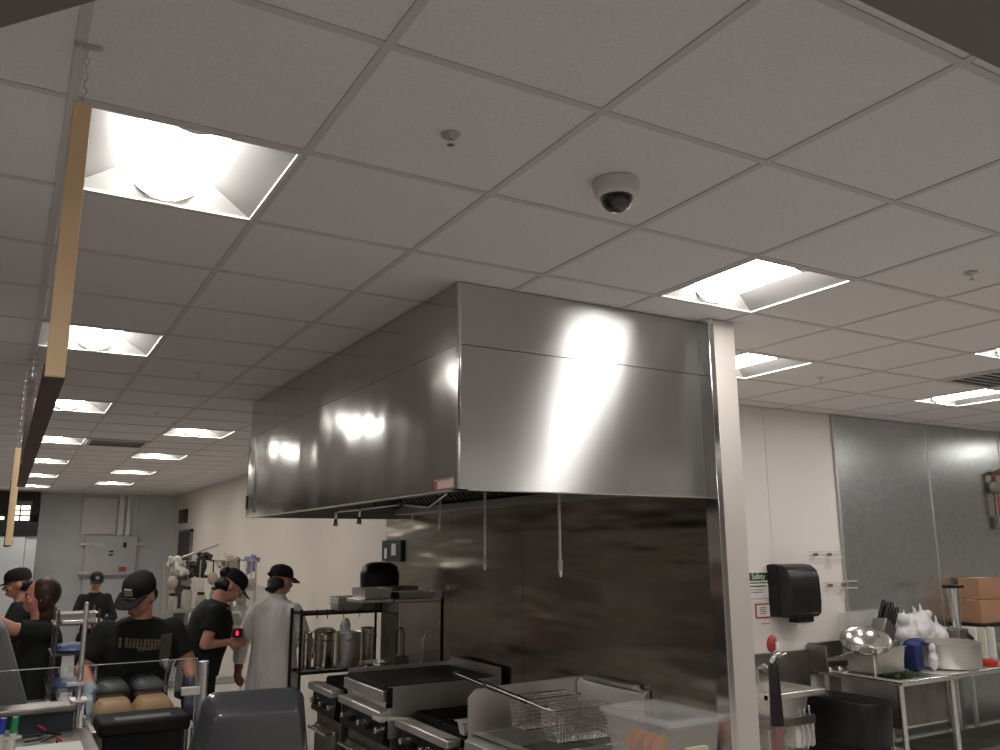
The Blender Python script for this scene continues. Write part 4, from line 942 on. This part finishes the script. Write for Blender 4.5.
def person(label, loc, rz, height=1.72, b=1., lean=0., yaw=0., pitch=0., tilt=0., arms=None, skin=M_SKIN, top='tee', topm=M_SHIRT,
           legm=M_SHIRT, hair=None, hairm=M_HAIRD, cap=True, logo=True, gloves=None, vox=.008, knee=0., sleeve=.75, group=None):
    t = thing('person', label, 'person', loc, rz, group)
    s = height/1.72; I = Matrix.Scale(s, 4)
    U = I @ Matrix.Translation((0, 0, .95)) @ Matrix.Rotation(-lean, 4, 'X') @ Matrix.Translation((0, 0, -.95))
    Hd = U @ Matrix.Translation((0, .012, 1.495)) @ Matrix.Rotation(yaw, 4, 'Z') @ Matrix.Rotation(-pitch, 4, 'X') @ Matrix.Rotation(tilt, 4, 'Y')
    secs = [(.86, .150, .105, 0), (.95, .168, .118, 0), (1.08, .150, .112, .0), (1.22, .165, .120, .0), (1.34, .178, .112, -.005), (1.41, .150, .085, -.008), (1.455, .075, .06, -.005)]
    sh = [U @ Vector((x*(.168+.028*(b-1)*4), -.008, 1.385)) for x in (-1, 1)]
    arms = arms or (((-.26, .02, 1.12), (-.27, .08, .88)), ((.26, .02, 1.12), (.27, .08, .88)))
    def torso(m, g, zmin=0., extra=()):
        m.M = U
        L = [(0, yo, z, rx*b+g, ry*b+g) for z, rx, ry, yo in secs if z >= zmin]
        m.loft(list(extra)+L, 28, 2.3); m.M = Matrix.Identity(4)
    body = MB(); torso(body, 0)
    body.M = U; cap_(body, (0, -.01, 1.40), (0, .008, 1.53), .062, .054); body.M = Hd
    body.ell((0, .0, .122), (.075, .094, .103)).ell((0, .030, .062), (.055, .062, .062)).ell((0, .052, .032), (.030, .036, .026))
    body.ell((0, .088, .128), (.042, .014, .010)).cone((0, .088, .118), (0, .112, .080), .008, .014, 10).ell((0, .108, .079), (.014, .012, .010))
    body.ell((0, .090, .046), (.022, .010, .006)).ell((0, .089, .036), (.019, .010, .006))
    for x in (-1, 1):
        body.ell((x*.076, -.002, .095), (.010, .018, .030)); body.ell((x*.040, .068, .078), (.022, .02, .022))
    body.M = Matrix.Identity(4)
    for k, x in enumerate((-1, 1)):
        el, wr = Vector(arms[k][0])*s, Vector(arms[k][1])*s
        cap_(body, sh[k], el, .048*s*b**.5, .040*s, 14); cap_(body, el, wr, .039*s, .026*s, 14)
        nr = arms[k][2] if len(arms[k]) > 2 else (-x, .2, -.1)
        hd = arms[k][3] if len(arms[k]) > 3 else (wr-el)
        hand_(body, wr, hd, nr, .55, s, x)
        hip = Vector((x*.088, 0, .90))*s; kn = Vector((x*.10, .02+knee, .49))*s; an = Vector((x*.105, -.02, .09))*s
        cap_(body, hip, kn, .085*s, .055*s); cap_(body, kn, an, .053*s, .036*s); cap_(body, an+Vector((0, -.02, -.04)), an+Vector((0, .15*s, -.055)), .036*s, .03*s)
    bo = body.build('body', skin, t, smooth=True, remesh=vox, sm=2)
    for x in (-1, 1):
        e = MB(); e.M = Hd; e.ell((x*.031, .083, .106), (.0125, .009, .0085), None, 12, 8); e.build('eye', M_WHITE, bo, smooth=True)
        e = MB(); e.M = Hd; e.ell((x*.031, .0905, .106), (.006, .004, .006), None, 10, 6).box((x*.031-.017, .088, .124), (x*.031+.017, .097, .129)); e.build('eyebrow', M_HAIRD, bo)
    e = MB(); e.M = Hd; e.ell((0, .0975, .041), (.021, .005, .005), None, 12, 6); e.build('mouth', mat('lip', (160, 88, 82), .5), bo, smooth=True)
    # clothes
    c = MB()
    if top == 'coat':
        torso(c, .022, .9, [(0, .0, .50, .235*b, .165*b), (0, 0, .70, .215*b, .155*b)])
        for k in (0, 1):
            el, wr = Vector(arms[k][0])*s, Vector(arms[k][1])*s
            cap_(c, sh[k]-Vector((0, 0, .012)), el, .068*s, .060*s); c.cone(el, wr+(el-wr)*.12, .062*s, .05*s, 16).ell(el, (.062*s,)*3)
        c.M = U; c.cone((0, -.01, 1.40), (0, .0, 1.50), .095, .070, 18)
    else:
        torso(c, .016 + (.012 if b > 1.1 else 0), .88)
        c.M = U; c.cone((0, -.006, 1.42), (0, .0, 1.468), .078, .062, 18); c.M = Matrix.Identity(4)
        for k in (0, 1):
            el = Vector(arms[k][0])*s; wr = Vector(arms[k][1])*s
            if sleeve <= 1: q = sh[k].lerp(el, sleeve); c.cone(sh[k], q, .068*s*b**.5, .064*s*b**.5, 16).ell(sh[k], (.068*s*b**.5,)*3)
            else: cap_(c, sh[k], el, .062*s, .052*s); c.cone(el, wr.lerp(el, .15), .052*s, .04*s, 14)
    c.M = Matrix.Identity(4)
    c.build({'coat': 'coat', 'tee': 'shirt', 'apron': 'shirt'}[top], topm, t, smooth=True, remesh=vox*1.3, sm=8)
    l = MB(); l.M = I; l.loft([(0, 0, .78, .16*b, .125*b), (0, 0, .9, .172*b, .128*b), (0, 0, .99, .165*b, .12*b)], 24, 2.3); l.M = Matrix.Identity(4)
    for x in (-1, 1):
        cap_(l, Vector((x*.088, 0, .88))*s, Vector((x*.10, .02+knee, .49))*s, .1*s, .078*s); cap_(l, Vector((x*.10, .02+knee, .49))*s, Vector((x*.105, -.02, .13))*s, .078*s, .06*s)
    l.build('trousers', legm, t, smooth=True, remesh=vox*1.6, sm=2)
    for x in (-1, 1):
        MB().loft([(x*.105*s, .045*s, 0, .05, .145), (x*.105*s, .045*s, .03, .052, .147), (x*.105*s, .03*s, .07, .042, .11), (x*.105*s, -.03*s, .11, .038, .045)], 18, 2.4).build('shoe', M_BLACKR, t, smooth=True)
    if cap:
        k_ = MB(); k_.M = Hd
        k_.loft([(0, -.002, .130, .082, .100), (0, -.002, .165, .083, .101), (0, -.003, .200, .073, .090), (0, -.003, .222, .05, .064), (0, -.003, .232, .018, .022)], 28)
        cpb = k_.build('cap', M_CAP, t, smooth=True)
        k_ = MB(); k_.M = Hd; n = 10; vs = []
        for r0, zz, yy in ((1, .142, .0), (1, .136, .0)):
            for q in range(n+1):
                a = PI*q/n; vs.append((.080*math.cos(a), .055+.055*math.sin(a)*0+.0, zz-.000)); vs.append((.080*math.cos(a), .060+.115*math.sin(a)**.8, zz-.030*math.sin(a)-.010*abs(math.cos(a))))
        w_ = 2*(n+1); fs = []
        for q in range(n):
            fs.append((2*q, 2*q+1, 2*q+3, 2*q+2)); fs.append((w_+2*q+2, w_+2*q+3, w_+2*q+1, w_+2*q)); fs.append((2*q+1, w_+2*q+1, w_+2*q+3, 2*q+3))
        k_.add(vs, fs); k_.build('cap_brim', M_CAP, cpb, smooth=True)
        if logo:
            k_ = MB(); k_.M = Hd; k_.loft([(0, .096, .150, .026, .009), (0, .094, .186, .022, .009)], 12, 4); k_.build('cap_patch', mat('patch_grey', (150, 150, 148), .7), cpb)
    if hair:
        h_ = MB(); h_.M = Hd
        for (cc, rr_) in hair: h_.ell(cc, rr_)
        h_.build('hair', hairm, t, smooth=True, remesh=.008, sm=2)
    if gloves:
        for k, x in enumerate((-1, 1)):
            wr = Vector(arms[k][1])*s; el = Vector(arms[k][0])*s
            nr = arms[k][2] if len(arms[k]) > 2 else (-x, .2, -.1); hd = arms[k][3] if len(arms[k]) > 3 else (wr-el)
            g_ = MB(); hand_(g_, wr, hd, nr, .55, s, x, .0035); g_.cone(wr.lerp(el, .22), wr+Vector(hd).normalized()*.03, .036*s, .034*s, 14)
            g_.build('glove', gloves[k], t, smooth=True, remesh=.006, sm=1)
    return t, U, Hd

cap_hair = [((0, -.034, .088), (.078, .070, .062))]
# man in black tee shirt
m1, U, Hd = person('man in black cap and black tee shirt with tan print, looking down at brown trays', (.735, 5.50, 0), PI+.05, 1.79, 1.05, lean=.12, yaw=-.75, pitch=.36,
    arms=(((-.275, .06, 1.20), (-.250, .27, 1.10), (0, -.2, -1), (.1, .6, -.6)), ((.275, .06, 1.20), (.250, .27, 1.11), (0, -.2, -1), (-.1, .6, -.6))),
    hair=cap_hair, skin=M_SKIN, gloves=(M_GLOVEP, M_GLOVE), vox=.0075)
pr = MB(); pr.M = U; ry = .118*1.05+.020
rr = random.Random(4)
def surf(x, z):   # front surface of the shirt
    rx = .175*1.05+.018; return ry*1.0*max(0, 1-abs(x/rx)**2.3)**(1/2.3)+.0005
for k in range(11):
    x = .105-.0185*k; z = 1.375-.002*k
    if k == 0: x += .012
    for q in range(3):
        if rr.random() < .85:
            zz = z-.018*q; pr.box((x-.007, surf(x, zz)-.004, zz-.006), (x+.007, surf(x, zz)+.004, zz+.006))
    pr.box((x-.0035, surf(x, z)-.004, z-.044), (x+.0035, surf(x, z)+.0035, z+.008))
for k in range(5): x = .02-.02*k; pr.box((x-.007, surf(x, 1.3)-.004, 1.31), (x+.007, surf(x, 1.3)+.004, 1.322))
sh1 = [o for o in m1.children if o.name.startswith('shirt')][0]
pr.build('chest_print', M_TAN, sh1)
pr = MB(); pr.M = U
xs = -.12; pr.prism([(xs-.03, surf(xs, 1.25)-.015, 1.385), (xs+.03, surf(xs, 1.25)+.0, 1.385), (xs+.03, surf(xs, 1.25)+.0, 1.26), (xs, surf(xs, 1.25), 1.215), (xs-.03, surf(xs, 1.25)-.015, 1.26)], (0, .010, 0))
pr.build('shield_print', mat('shield_print_grey', (84, 82, 72), .8), sh1)
pr = MB(); pr.M = U; pr.prism([(xs-.018, surf(xs, 1.2)-.01, 1.255), (xs+.018, surf(xs, 1.2)+.0, 1.255), (xs, surf(xs, 1.2)+.0, 1.20)], (0, .034, 0)); pr.build('shield_tip', M_WHITE, sh1)

# brown haired woman reaching left
person('woman with long brown hair in a black top, reaching to the left', (.29, 6.55, 0), PI/2+.1, 1.715, 1.02, lean=.05, yaw=.0, pitch=-.12,
    arms=(((-.20, .20, 1.42), (-.15, .43, 1.55), (1, 0, 0), (0, 1, .3)), ((.17, .25, 1.33), (.12, .50, 1.47), (-1, 0, 0), (0, 1, .15))), sleeve=.85, topm=M_SHIRTG, skin=M_SKINP,
    cap=False, hair=[((0, -.020, .135), (.092, .100, .106)), ((0, -.024, .08), (.104, .055, .10)), ((0, -.045, -.01), (.09, .060, .11)), ((0, -.035, -.09), (.10, .05, .07))], hairm=M_HAIRB, legm=M_SHIRTG)
# capped worker behind her
person('worker in black cap facing left, partly behind the brown haired woman', (.225, 8.2, 0), PI/2, 1.76, 1.0, pitch=.12, lean=.08,
    arms=(((-.22, .18, 1.16), (-.15, .42, 1.15)), ((.22, .18, 1.16), (.15, .42, 1.15))), hair=cap_hair, logo=False, topm=M_SHIRTG, vox=.01)
# far worker facing camera
person('distant worker in black with folded forearms, standing before the grey cooler door', (1.07, 12.0, 0), PI, 1.63, .84, pitch=.15,
    arms=(((-.24, .08, 1.13), (-.04, .26, 1.08)), ((.24, .08, 1.13), (.04, .27, 1.12))), hair=cap_hair, sleeve=1.5, vox=.01)
# woman with bun
bun = cap_hair + [((0, -.100, .155), (.045, .042, .045)), ((0, -.075, .07), (.05, .04, .05))]
person('worker with hair bun under a black cap, bending over a clear container', (1.37, 7.0, 0), -PI/2-.1, 1.79, 1.12, lean=.26, pitch=.4,
    arms=(((-.22, .06, 1.18), (-.10, .20, 1.20), (1, 0, 0), (.1, 1, 0)), ((.22, .03, 1.16), (.15, .20, 1.16), (-1, 0, 0), (-.1, 1, 0))), hair=bun, sleeve=.6)
t = thing('clear_container', 'clear plastic food container held by the worker with the bun', 'container', (1.50, 6.86, 1.32), .2)
MB().tray(0, 0, .17, .16, 0, .14, .004, .03, .01).build('tub', M_POLY, t)
MB().box((.02, .02, .06), (.16, .15, .09)).build('food', mat('pale_yellow_food', (214, 206, 150), .7), t)
t = thing('lit_thermometer', 'small device with glowing red light in the hands of the worker with the bun', 'device', (1.60, 6.76, 1.275))
MB().box((-.02, 0, -.03), (.05, .03, .03)).build('case', M_BLACK, t, bevel=.005)
MB().box((0.0, -.003, -.014), (.016, .0, .016)).build('red_light', M_LEDR, t)
tag(MB().lathe([(.02, 0), (.10, .02), (.14, .06), (.145, .065), (.14, .068), (.0, .02)], (0, 0, 0), 30).build('clear_bowl', M_POLYL, smooth=True), 'clear round bowl upright between the bun worker and the white coat', 'bowl').matrix_world = Matrix.Translation((1.82, 7.15, 1.46)) @ Matrix.Rotation(1.2, 4, 'X')
# white coat
person('worker in long white coat and black cap seen from behind', (1.93, 6.90, 0), -.95, 1.775, 1.04, lean=.03, yaw=-.2, pitch=.12,
    arms=(((-.27, -.05, 1.15), (-.31, -.02, .96)), ((.24, .08, 1.14), (.17, .28, 1.08))), top='coat', topm=M_COAT, cap=True,
    hair=cap_hair+[((-.01, -.10, .145), (.022, .03, .016)), ((-.0, -.10, .03), (.03, .035, .02)), ((0, -.07, .05), (.05, .04, .05))], gloves=(mat('maroon_glove', (120, 60, 66), .5),)*2)
